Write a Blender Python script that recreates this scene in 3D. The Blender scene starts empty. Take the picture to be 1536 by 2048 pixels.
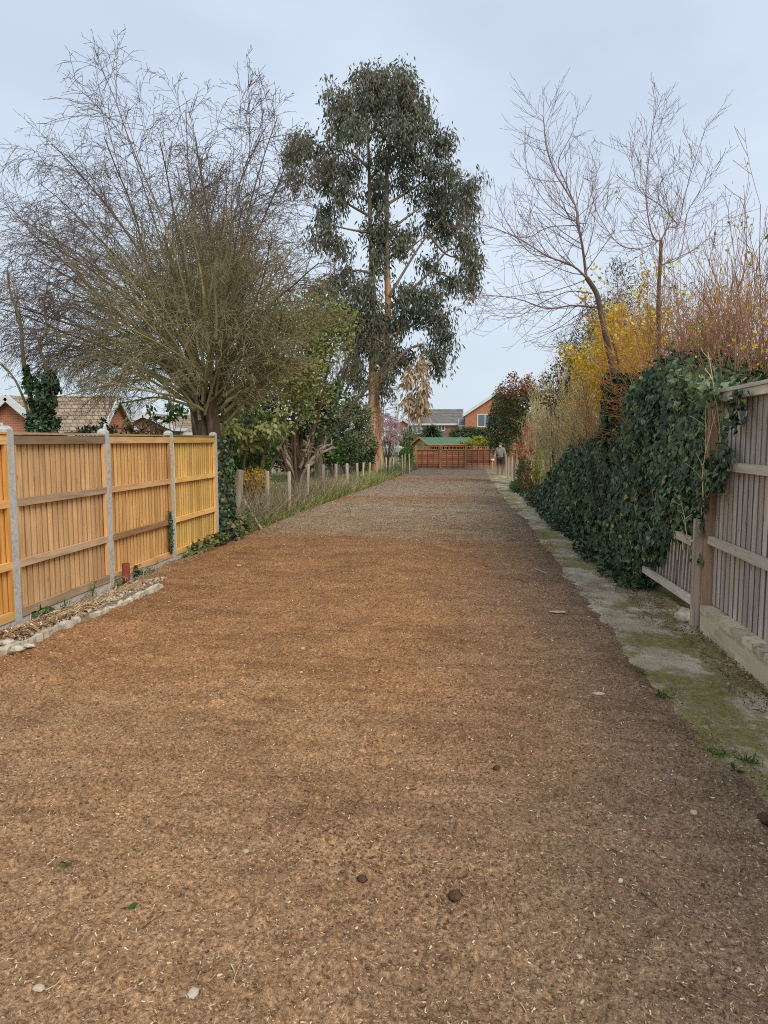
import bpy, math, random
import numpy as np
from mathutils import Vector

S = bpy.context.scene
COL = S.collection
R = math.radians

# ------------------------------------------------------------------ camera
H = 1.8; FPX = 1480.0
YAW, PIT = R(7.285), R(5.557)
cd = bpy.data.cameras.new("camera"); cam = bpy.data.objects.new("camera", cd); COL.objects.link(cam)
cam.location = (0, 0, H); cam.rotation_euler = (R(90) - PIT, 0, YAW)
cd.sensor_fit = 'VERTICAL'; cd.sensor_height = 24.0; cd.lens = 24.0 * FPX / 2048.0
cd.clip_start = 0.05; cd.clip_end = 3000
S.camera = cam
S.render.resolution_x, S.render.resolution_y = 768, 1024

# ------------------------------------------------------------------ sky
SUN_EL, SUN_AZ = R(44), R(138)        # azimuth clockwise from +Y (garden axis)
w = bpy.data.worlds.new("World"); S.world = w; w.use_nodes = True
nt = w.node_tree; nt.nodes.clear()
wo = nt.nodes.new('ShaderNodeOutputWorld'); bg = nt.nodes.new('ShaderNodeBackground')
sky = nt.nodes.new('ShaderNodeTexSky'); sky.sky_type = 'NISHITA'; sky.sun_disc = False
sky.sun_elevation = SUN_EL; sky.sun_rotation = SUN_AZ; sky.air_density = 1.0; sky.dust_density = 2.0
bg.inputs['Strength'].default_value = 0.1
tc = nt.nodes.new('ShaderNodeTexCoord')
mp = nt.nodes.new('ShaderNodeMapping'); mp.inputs['Scale'].default_value = (1.0, 1.0, 2.2)
nz = nt.nodes.new('ShaderNodeTexNoise'); nz.inputs['Scale'].default_value = 1.6
nz.inputs['Detail'].default_value = 5; nz.inputs['Roughness'].default_value = 0.5
cr = nt.nodes.new('ShaderNodeValToRGB')
cr.color_ramp.elements[0].position = 0.32; cr.color_ramp.elements[0].color = (3.9, 4.65, 5.75, 1)
cr.color_ramp.elements[1].position = 0.68; cr.color_ramp.elements[1].color = (5.7, 6.4, 7.5, 1)
mx = nt.nodes.new('ShaderNodeMix'); mx.data_type = 'RGBA'; mx.inputs['Factor'].default_value = 0.86
L = nt.links.new
L(tc.outputs['Generated'], mp.inputs['Vector']); L(mp.outputs['Vector'], nz.inputs['Vector'])
L(nz.outputs['Fac'], cr.inputs['Fac'])
L(sky.outputs['Color'], mx.inputs[6]); L(cr.outputs['Color'], mx.inputs[7])
sx = nt.nodes.new('ShaderNodeSeparateXYZ'); L(tc.outputs['Generated'], sx.inputs[0])
hr = nt.nodes.new('ShaderNodeMapRange'); L(sx.outputs[2], hr.inputs[0]); hr.inputs[1].default_value = -.02; hr.inputs[2].default_value = .38; hr.inputs[3].default_value = .75; hr.inputs[4].default_value = 0
hm = nt.nodes.new('ShaderNodeMix'); hm.data_type = 'RGBA'; L(hr.outputs[0], hm.inputs['Factor']); L(mx.outputs[2], hm.inputs[6]); hm.inputs[7].default_value = (5.0, 5.75, 6.3, 1)
L(hm.outputs[2], bg.inputs['Color']); L(bg.outputs['Background'], wo.inputs['Surface'])

sd = bpy.data.lights.new("sun", 'SUN'); sd.energy = 1.5; sd.angle = R(30); sd.color = (1.0, 0.93, 0.83)
sun = bpy.data.objects.new("sun", sd); COL.objects.link(sun)
sdir = Vector((math.sin(SUN_AZ) * math.cos(SUN_EL), math.cos(SUN_AZ) * math.cos(SUN_EL), math.sin(SUN_EL)))
sun.rotation_euler = sdir.to_track_quat('Z', 'Y').to_euler()
vs = S.view_settings; vs.view_transform = 'Standard'; vs.look = 'None'; vs.exposure = 0.48; vs.gamma = 1.0
S.cycles.max_bounces = 6; S.cycles.transparent_max_bounces = 8; S.cycles.volume_bounces = 1
S.cycles.use_denoising = False; S.cycles.filter_width = 1.05

# ------------------------------------------------------------------ helpers
_F = (-math.sin(YAW) * math.cos(PIT), math.cos(YAW) * math.cos(PIT), -math.sin(PIT))
_R = (math.cos(YAW), math.sin(YAW), 0.0)
_U = (-math.sin(YAW) * math.sin(PIT), math.cos(YAW) * math.sin(PIT), math.cos(PIT))
def at(px, py, y):
    """the point of the garden seen at photo pixel px,py that stands y metres down the garden"""
    a, b = (px - 768) / FPX, (1024 - py) / FPX
    d = [_F[i] + a * _R[i] + b * _U[i] for i in range(3)]
    k = y / d[1]
    return (d[0] * k, y, H + d[2] * k)
def gnd(px, py, z=0.0):
    a, b = (px - 768) / FPX, (1024 - py) / FPX
    d = [_F[i] + a * _R[i] + b * _U[i] for i in range(3)]
    k = (z - H) / d[2]
    return (d[0] * k, d[1] * k, z)
def interp(x, xs, ys): return np.interp(x, xs, ys)

class MB:
    """collects geometry and links it as one mesh object"""
    def __init__(s): s.V = []; s.F = []; s.n = 0; s.paths = {}
    def add(s, V, F, rnd=None, mi=0, smooth=False):
        V = np.asarray(V, float).reshape(-1, 3); F = np.asarray(F, np.int64)
        if rnd is None: rnd = random.random()
        r = np.broadcast_to(np.asarray(rnd, float), (len(F),))
        s.V.append(V); s.F.append((F + s.n, r, mi, smooth)); s.n += len(V)
    def box(s, x0, x1, y0, y1, z0, z1, rnd=None, mi=0):
        V = [(x, y, z) for z in (z0, z1) for y in (y0, y1) for x in (x0, x1)]
        s.add(V, [(0, 2, 3, 1), (4, 5, 7, 6), (0, 1, 5, 4), (2, 6, 7, 3), (0, 4, 6, 2), (1, 3, 7, 5)], rnd, mi)
    def bar(s, a, b, w, t, up=(0, 0, 1), rnd=None, mi=0):
        a = np.array(a, float); b = np.array(b, float); d = b - a; d /= np.linalg.norm(d)
        u = np.array(up, float); sd_ = np.cross(d, u); sd_ /= np.linalg.norm(sd_); u = np.cross(sd_, d)
        V = [p + sx * sd_ * t / 2 + sz * u * w / 2 for p in (a, b) for sx, sz in ((-1, -1), (1, -1), (1, 1), (-1, 1))]
        s.add(V, [(0, 1, 2, 3), (7, 6, 5, 4), (0, 4, 5, 1), (1, 5, 6, 2), (2, 6, 7, 3), (3, 7, 4, 0)], rnd, mi)
    def path(s, pts, radii, k=3, rnd=None, mi=0):
        s.paths.setdefault((len(pts), k, mi), []).append((pts, radii, random.random() if rnd is None else rnd))
    def flush(s):
        for (n, k, mi), lst in s.paths.items():
            P = np.array([a[0] for a in lst], float); r = np.array([a[1] for a in lst], float)
            rn = np.array([a[2] for a in lst]); B = len(P)
            T = np.gradient(P, axis=1); T /= np.linalg.norm(T, axis=2, keepdims=True) + 1e-9
            m = np.abs(T.mean(axis=1)); ref = np.zeros((B, 3)); ref[np.arange(B), m.argmin(axis=1)] = 1
            N = np.cross(T, ref[:, None, :]); N /= np.linalg.norm(N, axis=2, keepdims=True) + 1e-9
            Bn = np.cross(T, N)
            an = np.arange(k) / k * 2 * math.pi
            V = P[:, :, None, :] + r[:, :, None, None] * (np.cos(an)[None, None, :, None] * N[:, :, None, :] + np.sin(an)[None, None, :, None] * Bn[:, :, None, :])
            i = np.arange(n - 1)[:, None] * k; j = np.arange(k)[None, :]; j2 = (j + 1) % k
            q = np.stack([i + j, i + j2, i + k + j2, i + k + j], -1).reshape(-1, 4)
            F = (q[None] + (np.arange(B) * n * k)[:, None, None]).reshape(-1, 4)
            s.add(V.reshape(-1, 3), F, np.repeat(rn, len(q)), mi, True)
            if k > 4:
                cap = np.stack([np.arange(k)[::-1], (n - 1) * k + np.arange(k)])
                s.add(V.reshape(-1, 3), (cap[None] + (np.arange(B) * n * k)[:, None, None]).reshape(-1, k), np.repeat(rn, 2), mi)
        s.paths = {}
    def batch(s, tv, tf, P, M, sc, rnd=None, mi=0, smooth=False):
        """template verts tv, faces tf, at positions P (N,3), rotations M (N,3,3) rows = local axes, scales sc (N,) or (N,3)"""
        P = np.asarray(P, float); N = len(P)
        if N == 0: return
        tv = np.asarray(tv, float); tf = np.asarray(tf, np.int64)
        sc = np.asarray(sc, float); sc = sc[:, None] * np.ones(3) if sc.ndim == 1 else sc
        loc = tv[None] * sc[:, None, :]
        V = np.einsum('nvi,nij->nvj', loc, M) + P[:, None, :]
        F = (tf[None] + (np.arange(N) * len(tv))[:, None, None]).reshape(-1, tf.shape[1])
        if rnd is None: rnd = np.random.rand(N)
        s.add(V.reshape(-1, 3), F, np.repeat(rnd, len(tf)), mi, smooth)
    def build(s, name, mats, parent=None, loc=None):
        s.flush()
        if not isinstance(mats, (list, tuple)): mats = [mats]
        me = bpy.data.meshes.new(name)
        V = np.concatenate(s.V)
        if loc is not None: V = V - np.array(loc)
        me.vertices.add(len(V)); me.vertices.foreach_set('co', V.astype(np.float32).ravel())
        nl = sum(f.size for f, *_ in s.F); nf = sum(len(f) for f, *_ in s.F)
        me.loops.add(nl); me.polygons.add(nf)
        me.loops.foreach_set('vertex_index', np.concatenate([f.ravel() for f, *_ in s.F]).astype(np.int32))
        cnt = np.concatenate([np.full(len(f), f.shape[1]) for f, *_ in s.F])
        me.polygons.foreach_set('loop_start', (np.cumsum(cnt) - cnt).astype(np.int32))
        me.polygons.foreach_set('material_index', np.concatenate([np.full(len(f), mi) for f, _, mi, _ in s.F]).astype(np.int32))
        me.polygons.foreach_set('use_smooth', np.concatenate([np.full(len(f), sm) for f, _, _, sm in s.F]))
        me.update(calc_edges=True); me.validate()
        at_ = me.attributes.new('rnd', 'FLOAT', 'FACE')
        rn = np.concatenate([r for _, r, _, _ in s.F])
        if len(rn) == len(me.polygons): at_.data.foreach_set('value', rn.astype(np.float32))
        for m in mats: me.materials.append(m)
        o = bpy.data.objects.new(name, me); COL.objects.link(o)
        if loc is not None: o.location = loc
        if parent is not None:
            o.parent = parent; q = parent; wl = Vector((0, 0, 0))
            while q is not None: wl += q.location; q = q.parent
            if loc is None: o.location = tuple(-wl)
        return o

def thing(name, label, cat, loc=(0, 0, 0), group=None):
    o = bpy.data.objects.new(name, None); COL.objects.link(o); o.location = loc
    o.empty_display_size = 0.1
    o['label'] = label; o['category'] = cat
    if group: o['group'] = group
    return o
def tag(o, label, cat, group=None, kind=None):
    o['label'] = label; o['category'] = cat
    if group: o['group'] = group
    if kind: o['kind'] = kind
    return o
def stuff(o, label, cat): return tag(o, label, cat, kind='stuff')

# numpy value noise
_rg = np.random.default_rng(5)
_lat = _rg.random((512, 512))
def vnoise(x, y):
    xi = np.floor(x).astype(int); yi = np.floor(y).astype(int)
    fx = x - xi; fy = y - yi; fx = fx * fx * (3 - 2 * fx); fy = fy * fy * (3 - 2 * fy)
    a = _lat[xi % 512, yi % 512]; b = _lat[(xi + 1) % 512, yi % 512]
    c = _lat[xi % 512, (yi + 1) % 512]; d = _lat[(xi + 1) % 512, (yi + 1) % 512]
    return (a * (1 - fx) + b * fx) * (1 - fy) + (c * (1 - fx) + d * fx) * fy - 0.5
def unit(v): return v / (np.linalg.norm(v, axis=-1, keepdims=True) + 1e-9)
def frames(Y, Z):
    """rows x,y,z: y along Y, z near Z"""
    Y = unit(Y); X = unit(np.cross(Y, Z)); Z2 = np.cross(X, Y)
    return np.stack([X, Y, Z2], 1)
def rand_dirs(rg, n):
    return unit(rg.normal(size=(n, 3)))
def rand_frames(rg, n): return frames(rand_dirs(rg, n), rand_dirs(rg, n))
def flat_frames(rg, n, tilt=0.25):
    a = rg.random(n) * 2 * math.pi
    Y = np.stack([np.cos(a), np.sin(a), rg.normal(0, tilt, n)], 1)
    Z = np.stack([rg.normal(0, tilt, n), rg.normal(0, tilt, n), np.ones(n)], 1)
    return frames(Y, Z)

# leaf templates (x across, y along, z normal), unit length
OVAL = (np.array([(0, 0, 0), (.22, .3, .03), (.24, .62, .02), (0, 1, -.06), (-.24, .62, .02), (-.22, .3, .03)]), np.array([(0, 1, 2, 3), (0, 3, 4, 5)]))
LANCE = (np.array([(0, 0, 0), (.085, .35, .02), (0, 1, -.05), (-.085, .35, .02)]), np.array([(0, 1, 2, 3)]))
IVY = (np.array([(0, .0, .02), (.34, -.12, 0), (.5, .25, -.05), (.27, .42, .0), (0, .95, -.1), (-.27, .42, .0), (-.5, .25, -.05), (-.34, -.12, 0)]),
       np.array([(0, 1, 2, 3), (0, 3, 4, 5), (0, 5, 6, 7)]))
CHIP = (np.array([(-.5, -.18, 0), (.5, -.13, .03), (.45, .16, 0), (-.4, .2, .05), (-.4, -.1, -.16), (.4, -.1, -.14), (.4, .1, -.16), (-.4, .1, -.16)]),
        np.array([(0, 1, 2, 3), (0, 4, 5, 1), (1, 5, 6, 2), (2, 6, 7, 3), (3, 7, 4, 0)]))
t_ = (1 + 5 ** .5) / 2
_iv = unit(np.array([(-1, t_, 0), (1, t_, 0), (-1, -t_, 0), (1, -t_, 0), (0, -1, t_), (0, 1, t_), (0, -1, -t_), (0, 1, -t_), (t_, 0, -1), (t_, 0, 1), (-t_, 0, -1), (-t_, 0, 1)], float))
_if = np.array([(0, 11, 5), (0, 5, 1), (0, 1, 7), (0, 7, 10), (0, 10, 11), (1, 5, 9), (5, 11, 4), (11, 10, 2), (10, 7, 6), (7, 1, 8), (3, 9, 4), (3, 4, 2), (3, 2, 6), (3, 6, 8), (3, 8, 9), (4, 9, 5), (2, 4, 11), (6, 2, 10), (8, 6, 7), (9, 8, 1)])
CLOD = (_iv * np.random.default_rng(3).uniform(.7, 1.15, (12, 1)), _if)

# ------------------------------------------------------------------ materials
def srgb(r, g, b):
    f = lambda c: (c / 255 / 12.92) if c / 255 <= .04045 else ((c / 255 + .055) / 1.055) ** 2.4
    return (f(r), f(g), f(b), 1)
def newmat(name):
    m = bpy.data.materials.new(name); m.use_nodes = True
    n = m.node_tree; n.nodes.clear()
    out = n.nodes.new('ShaderNodeOutputMaterial'); b = n.nodes.new('ShaderNodeBsdfPrincipled')
    n.links.new(b.outputs[0], out.inputs[0])
    return m, n, b, out
def N(n, t, **k):
    o = n.nodes.new(t)
    for a, v in k.items():
        if a.startswith('i_'): o.inputs[a[2:].replace('_', ' ')].default_value = v
        else: setattr(o, a, v)
    return o
def ramp(n, fac, stops):
    r = n.nodes.new('ShaderNodeValToRGB'); e = r.color_ramp.elements
    while len(e) < len(stops): e.new(0.5)
    for q, (p, c) in zip(e, stops): q.position = p; q.color = c if len(c) == 4 else (*c, 1)
    n.links.new(fac, r.inputs[0]); return r.outputs[0]
def mixc(n, fac, a, b, mode='MIX'):
    m = n.nodes.new('ShaderNodeMix'); m.data_type = 'RGBA'; m.blend_type = mode
    for s_, v in ((0, fac), (6, a), (7, b)):
        if isinstance(v, (int, float)): m.inputs[s_].default_value = v
        elif isinstance(v, tuple): m.inputs[s_].default_value = v
        else: n.links.new(v, m.inputs[s_])
    return m.outputs[2]
def noise(n, scale, detail=4, rough=.6, vscale=(1, 1, 1), dist=0.0):
    tc_ = n.nodes.new('ShaderNodeTexCoord'); mp_ = n.nodes.new('ShaderNodeMapping'); mp_.inputs['Scale'].default_value = vscale
    t = n.nodes.new('ShaderNodeTexNoise'); t.inputs['Scale'].default_value = scale; t.inputs['Detail'].default_value = detail
    t.inputs['Roughness'].default_value = rough; t.inputs['Distortion'].default_value = dist
    n.links.new(tc_.outputs['Object'], mp_.inputs[0]); n.links.new(mp_.outputs[0], t.inputs['Vector'])
    return t.outputs['Fac']
def bump(n, b, h, strength=.5, dist=.01):
    o = n.nodes.new('ShaderNodeBump'); o.inputs['Strength'].default_value = strength; o.inputs['Distance'].default_value = dist
    n.links.new(h, o.inputs['Height']); n.links.new(o.outputs[0], b.inputs['Normal']); return o
def math_(n, op, a, b=None, clamp=False):
    o = n.nodes.new('ShaderNodeMath'); o.operation = op; o.use_clamp = clamp
    for i, v in enumerate((a, b)):
        if v is None: continue
        if isinstance(v, (int, float)): o.inputs[i].default_value = v
        else: n.links.new(v, o.inputs[i])
    return o.outputs[0]
def attr(n):
    a = n.nodes.new('ShaderNodeAttribute'); a.attribute_name = 'rnd'; return a.outputs['Fac']
def even(cols):
    k = len(cols); return [((i + .5) / k, c) for i, c in enumerate(cols)]

def leafmat(name, cols, trans=.25, rough=.5, stops=None):
    m, n, b, out = newmat(name)
    c = ramp(n, attr(n), stops or even(cols))
    n.links.new(c, b.inputs['Base Color']); b.inputs['Roughness'].default_value = rough
    b.inputs['Specular IOR Level'].default_value = .35
    if trans:
        t = n.nodes.new('ShaderNodeBsdfTranslucent'); n.links.new(c, t.inputs[0])
        x = n.nodes.new('ShaderNodeMixShader'); x.inputs[0].default_value = trans
        n.links.new(b.outputs[0], x.inputs[1]); n.links.new(t.outputs[0], x.inputs[2]); n.links.new(x.outputs[0], out.inputs[0])
    return m
def barkmat(name, c1, c2, scale=8, vs=(1, 1, .25), rough=.85, bs=.6, c3=None):
    m, n, b, out = newmat(name)
    f = noise(n, scale, 5, .65, vs)
    st = [(.3, c1), (.7, c2)] if c3 is None else [(.28, c1), (.52, c2), (.72, c3)]
    c = ramp(n, f, st)
    c = mixc(n, .45, c, ramp(n, attr(n), [(0, (.55, .55, .55)), (1, (1.3, 1.3, 1.3))]), 'MULTIPLY')
    n.links.new(c, b.inputs['Base Color']); b.inputs['Roughness'].default_value = rough
    b.inputs['Specular IOR Level'].default_value = .2
    bump(n, b, f, bs, .02); return m
def plain(name, c, rough=.6, metal=0, var=.12, scale=6, spec=.4):
    m, n, b, out = newmat(name)
    f = noise(n, scale, 4, .6)
    lo = tuple(v * (1 - var) for v in c[:3]); hi = tuple(min(1, v * (1 + var)) for v in c[:3])
    n.links.new(ramp(n, f, [(.3, lo), (.7, hi)]), b.inputs['Base Color'])
    b.inputs['Roughness'].default_value = rough; b.inputs['Metallic'].default_value = metal
    b.inputs['Specular IOR Level'].default_value = spec
    return m
def woodmat(name, c_lo, c_hi, knot, grain_axis=2, greyish=None, rough=.75):
    m, n, b, out = newmat(name)
    vs_ = [14, 14, 14]; vs_[grain_axis] = .9
    r_ = attr(n)
    # shift grain per board
    tc_ = N(n, 'ShaderNodeTexCoord'); mp_ = N(n, 'ShaderNodeMapping'); mp_.inputs['Scale'].default_value = vs_
    sh = N(n, 'ShaderNodeCombineXYZ'); k = math_(n, 'MULTIPLY', r_, 37.0)
    for i in range(3): n.links.new(k, sh.inputs[i])
    n.links.new(sh.outputs[0], mp_.inputs['Location']); n.links.new(tc_.outputs['Object'], mp_.inputs[0])
    t = N(n, 'ShaderNodeTexNoise'); t.inputs['Scale'].default_value = 1.6; t.inputs['Detail'].default_value = 5; t.inputs['Roughness'].default_value = .6
    t.inputs['Distortion'].default_value = .6
    n.links.new(mp_.outputs[0], t.inputs['Vector'])
    c = ramp(n, t.outputs['Fac'], [(.32, c_lo), (.62, c_hi)])
    big = noise(n, 2.2, 3, .5, (1, 1, .6))
    c = mixc(n, .5, c, ramp(n, big, [(.3, (.72, .70, .68)), (.7, (1.2, 1.2, 1.2))]), 'MULTIPLY')
    c = mixc(n, .85, c, ramp(n, r_, [(0, (.3, .27, .24)), (.08, (.72, .70, .68)), (.5, (1, 1, 1)), (1, (1.22, 1.2, 1.16))]), 'MULTIPLY')  # lowest values are near black: shade painted into the board joints
    # knots
    v = N(n, 'ShaderNodeTexVoronoi'); v.inputs['Scale'].default_value = 1.0
    mp2 = N(n, 'ShaderNodeMapping'); s2 = [9, 9, 9]; s2[grain_axis] = 3.2; mp2.inputs['Scale'].default_value = s2
    n.links.new(sh.outputs[0], mp2.inputs['Location']); n.links.new(tc_.outputs['Object'], mp2.inputs[0]); n.links.new(mp2.outputs[0], v.inputs['Vector'])
    kf = ramp(n, v.outputs['Distance'], [(.07, (1, 1, 1)), (.13, (0, 0, 0))])
    c = mixc(n, math_(n, 'MULTIPLY', kf, .75), c, knot)
    if greyish is not None:
        g = noise(n, 3.0, 4, .6, (1, 1, .5))
        c = mixc(n, ramp(n, g, [(.45, (0, 0, 0)), (.7, (.75, .75, .75))]), c, greyish)
    n.links.new(c, b.inputs['Base Color']); b.inputs['Roughness'].default_value = rough
    b.inputs['Specular IOR Level'].default_value = .25
    bump(n, b, t.outputs['Fac'], .35, .004); return m
def brickmat(name, c1, c2, mortar, sx=.225, sz=.075):
    m, n, b, out = newmat(name)
    tc_ = N(n, 'ShaderNodeTexCoord'); sp = N(n, 'ShaderNodeSeparateXYZ'); n.links.new(tc_.outputs['Object'], sp.inputs[0])
    u = math_(n, 'ADD', sp.outputs[0], sp.outputs[1]); cx = N(n, 'ShaderNodeCombineXYZ')
    n.links.new(u, cx.inputs[0]); n.links.new(sp.outputs[2], cx.inputs[1])
    t = N(n, 'ShaderNodeTexBrick'); t.inputs['Scale'].default_value = 1; t.inputs['Brick Width'].default_value = sx
    t.inputs['Row Height'].default_value = sz; t.inputs['Mortar Size'].default_value = .008
    t.inputs['Color1'].default_value = c1; t.inputs['Color2'].default_value = c2; t.inputs['Mortar'].default_value = mortar
    n.links.new(cx.outputs[0], t.inputs['Vector'])
    c = mixc(n, .5, t.outputs['Color'], ramp(n, noise(n, 3, 4), [(.3, (.7, .7, .7)), (.7, (1.2, 1.2, 1.2))]), 'MULTIPLY')
    n.links.new(c, b.inputs['Base Color']); b.inputs['Roughness'].default_value = .9
    bump(n, b, t.outputs['Fac'], -.4, .01); return m
def tilemat(name, c1, c2, row=.3, axis='Y'):
    m, n, b, out = newmat(name)
    tc_ = N(n, 'ShaderNodeTexCoord'); sp = N(n, 'ShaderNodeSeparateXYZ'); n.links.new(tc_.outputs['Object'], sp.inputs[0])
    u = math_(n, 'ADD', sp.outputs[0], sp.outputs[1])
    cx = N(n, 'ShaderNodeCombineXYZ'); n.links.new(u, cx.inputs[0]); n.links.new(sp.outputs[2], cx.inputs[1])
    t = N(n, 'ShaderNodeTexBrick'); t.inputs['Scale'].default_value = 1; t.inputs['Brick Width'].default_value = .3
    t.inputs['Row Height'].default_value = row; t.inputs['Mortar Size'].default_value = .018
    t.inputs['Color1'].default_value = c1; t.inputs['Color2'].default_value = c2; t.inputs['Mortar'].default_value = tuple(v * .4 for v in c1[:3]) + (1,)
    n.links.new(cx.outputs[0], t.inputs['Vector'])
    c = mixc(n, .6, t.outputs['Color'], ramp(n, noise(n, 1.5, 5), [(.3, (.75, .75, .7)), (.7, (1.25, 1.25, 1.2))]), 'MULTIPLY')
    n.links.new(c, b.inputs['Base Color']); b.inputs['Roughness'].default_value = .9; return m
def glassmat(name, c):
    m, n, b, out = newmat(name); b.inputs['Base Color'].default_value = c; b.inputs['Roughness'].default_value = .08
    b.inputs['Specular IOR Level'].default_value = .8; return m

# soil
def soilmat():
    m, n, b, out = newmat('soil')
    tc_ = N(n, 'ShaderNodeTexCoord'); sp = N(n, 'ShaderNodeSeparateXYZ'); n.links.new(tc_.outputs['Object'], sp.inputs[0])
    X, Y = sp.outputs[0], sp.outputs[1]
    wob = noise(n, .35, 3, .6)
    yw = math_(n, 'ADD', math_(n, 'ADD', Y, math_(n, 'MULTIPLY', math_(n, 'SUBTRACT', wob, .5), 7.0)), math_(n, 'MULTIPLY', math_(n, 'SUBTRACT', noise(n, 1.6, 5, .7), .5), 4.5))
    # along the garden: warm brown, then pale litter, brown bands, dark far end
    mr = N(n, 'ShaderNodeMapRange'); mr.inputs[1].default_value = 0; mr.inputs[2].default_value = 48; n.links.new(yw, mr.inputs[0])
    warm = srgb(163, 111, 69); pale = srgb(160, 124, 90); grey = srgb(156, 128, 100); drk = srgb(116, 94, 74)
    base = ramp(n, mr.outputs[0], [(0, srgb(165, 122, 86)), (.07, srgb(166, 119, 80)), (.11, warm), (.25, srgb(152, 102, 64)), (.30, pale), (.42, grey), (.46, srgb(150, 104, 70)), (.50, grey), (.64, srgb(142, 116, 92)), (.69, srgb(160, 106, 66)), (.74, srgb(138, 108, 84)), (.80, drk), (1, drk)])
    # towards the right the soil is darker and greyer
    xw = math_(n, 'ADD', X, math_(n, 'MULTIPLY', math_(n, 'SUBTRACT', noise(n, .8, 3), .5), 1.2))
    mx_ = N(n, 'ShaderNodeMapRange'); mx_.inputs[1].default_value = -.6; mx_.inputs[2].default_value = 1.1; n.links.new(xw, mx_.inputs[0])
    base = mixc(n, math_(n, 'MULTIPLY', mx_.outputs[0], .6), base, srgb(120, 100, 82))
    big = noise(n, 1.3, 5, .65)
    base = mixc(n, .8, base, ramp(n, big, [(.3, (.66, .63, .62)), (.5, (1, 1, 1)), (.72, (1.22, 1.22, 1.2))]), 'MULTIPLY')
    base = mixc(n, .8, base, ramp(n, noise(n, 5.5, 5, .7, (.8, 1.5, 1)), [(.32, (.66, .62, .6)), (.5, (1, 1, 1)), (.75, (1.16, 1.17, 1.18))]), 'MULTIPLY')
    # cross ruts
    rut = noise(n, 2.2, 4, .6, (.45, 2.4, 1))
    base = mixc(n, .6, base, ramp(n, rut, [(.36, (.66, .63, .60)), (.48, (1, 1, 1)), (.8, (1.08, 1.08, 1.08))]), 'MULTIPLY')
    fine = noise(n, 52, 6, .8)
    base = mixc(n, .9, base, ramp(n, fine, [(.37, (.32, .28, .26)), (.46, (.8, .78, .76)), (.55, (1.2, 1.2, 1.2)), (.64, (2.0, 2.0, 1.95))]), 'MULTIPLY')  # soil specks, with shade between crumbs painted in by the strong contrast
    fib = noise(n, 60, 3, .7, (1, .45, 1), 1.2)
    base = mixc(n, .8, base, ramp(n, fib, [(.3, (.5, .46, .44)), (.42, (1, 1, 1)), (.62, (1, 1, 1)), (.74, (1.7, 1.65, 1.6))]), 'MULTIPLY')
    base = mixc(n, 1.0, base, (1.10, 1.33, 1.56, 1), 'MULTIPLY')
    n.links.new(base, b.inputs['Base Color']); b.inputs['Roughness'].default_value = .95; b.inputs['Specular IOR Level'].default_value = .12
    h = math_(n, 'ADD', fine, math_(n, 'MULTIPLY', fib, .6))
    bump(n, b, h, .8, .012); return m
M_soil = soilmat()

def pathmat():
    m, n, b, out = newmat('path_concrete')
    f1 = noise(n, 1.1, 5, .65); f2 = noise(n, 3.5, 5, .7, (1, .7, 1)); f3 = noise(n, 70, 4, .7)
    c = ramp(n, f1, [(.3, srgb(164, 146, 118)), (.5, srgb(194, 178, 150)), (.7, srgb(220, 206, 180))])
    dirt = ramp(n, noise(n, 2.3, 5, .7, (1, .6, 1)), [(.48, (0, 0, 0)), (.62, (.85, .85, .85))])
    c = mixc(n, dirt, c, srgb(140, 118, 92))
    moss = math_(n, 'MULTIPLY', ramp(n, noise(n, 1.0, 6, .72, (1.1, .8, 1)), [(.47, (0, 0, 0)), (.53, (1, 1, 1))]), ramp(n, f3, [(.3, (.4, .4, .4)), (.55, (1, 1, 1))]))
    mc = ramp(n, noise(n, 14, 4, .6), [(.3, srgb(88, 84, 28)), (.7, srgb(150, 142, 44))])
    c = mixc(n, math_(n, 'MULTIPLY', moss, .88), c, mc)
    c = mixc(n, .5, c, ramp(n, f3, [(.3, (.7, .7, .7)), (.5, (1, 1, 1)), (.7, (1.12, 1.12, 1.12))]), 'MULTIPLY')
    n.links.new(c, b.inputs['Base Color']); b.inputs['Roughness'].default_value = .95
    bump(n, b, math_(n, 'ADD', f3, math_(n, 'MULTIPLY', moss, 1.2)), .5, .012); return m
M_path = pathmat()

def groundmat():
    m, n, b, out = newmat('ground_grass')
    c = ramp(n, noise(n, 1.2, 6, .7), [(.3, srgb(78, 78, 44)), (.5, srgb(104, 108, 56)), (.7, srgb(128, 122, 74))])
    n.links.new(c, b.inputs['Base Color']); b.inputs['Roughness'].default_value = 1; bump(n, b, noise(n, 20, 5), .6, .03); return m
M_ground = groundmat()
def bedmat():
    m, n, b, out = newmat('bed_soil')
    c = ramp(n, noise(n, 7, 6, .75), [(.3, srgb(98, 80, 62)), (.5, srgb(150, 130, 106)), (.7, srgb(196, 180, 154))])
    n.links.new(c, b.inputs['Base Color']); b.inputs['Roughness'].default_value = 1; bump(n, b, noise(n, 40, 5), .8, .02); return m
M_bed = bedmat()
M_chip = leafmat('chips', None, 0, .85, [(0, srgb(92, 62, 42)), (.14, srgb(112, 86, 62)), (.45, srgb(148, 118, 84)), (.74, srgb(176, 144, 106)), (.9, srgb(212, 184, 144)), (1, srgb(236, 218, 188))])
M_straw = leafmat('straw', None, 0, .8, [(0, srgb(190, 160, 118)), (.6, srgb(222, 200, 162)), (1, srgb(240, 228, 205))])
M_clod = leafmat('clods', None, 0, .95, [(0, srgb(92, 66, 48)), (.3, srgb(128, 94, 66)), (1, srgb(160, 122, 86))])
M_stone = leafmat('stone', None, 0, .9, [(0, srgb(150, 132, 108)), (.5, srgb(190, 174, 148)), (1, srgb(216, 202, 178))])
M_dclod = barkmat('dark_clod', srgb(70, 52, 40), srgb(118, 90, 66), 30, (1, 1, 1), .95, .9)
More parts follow.
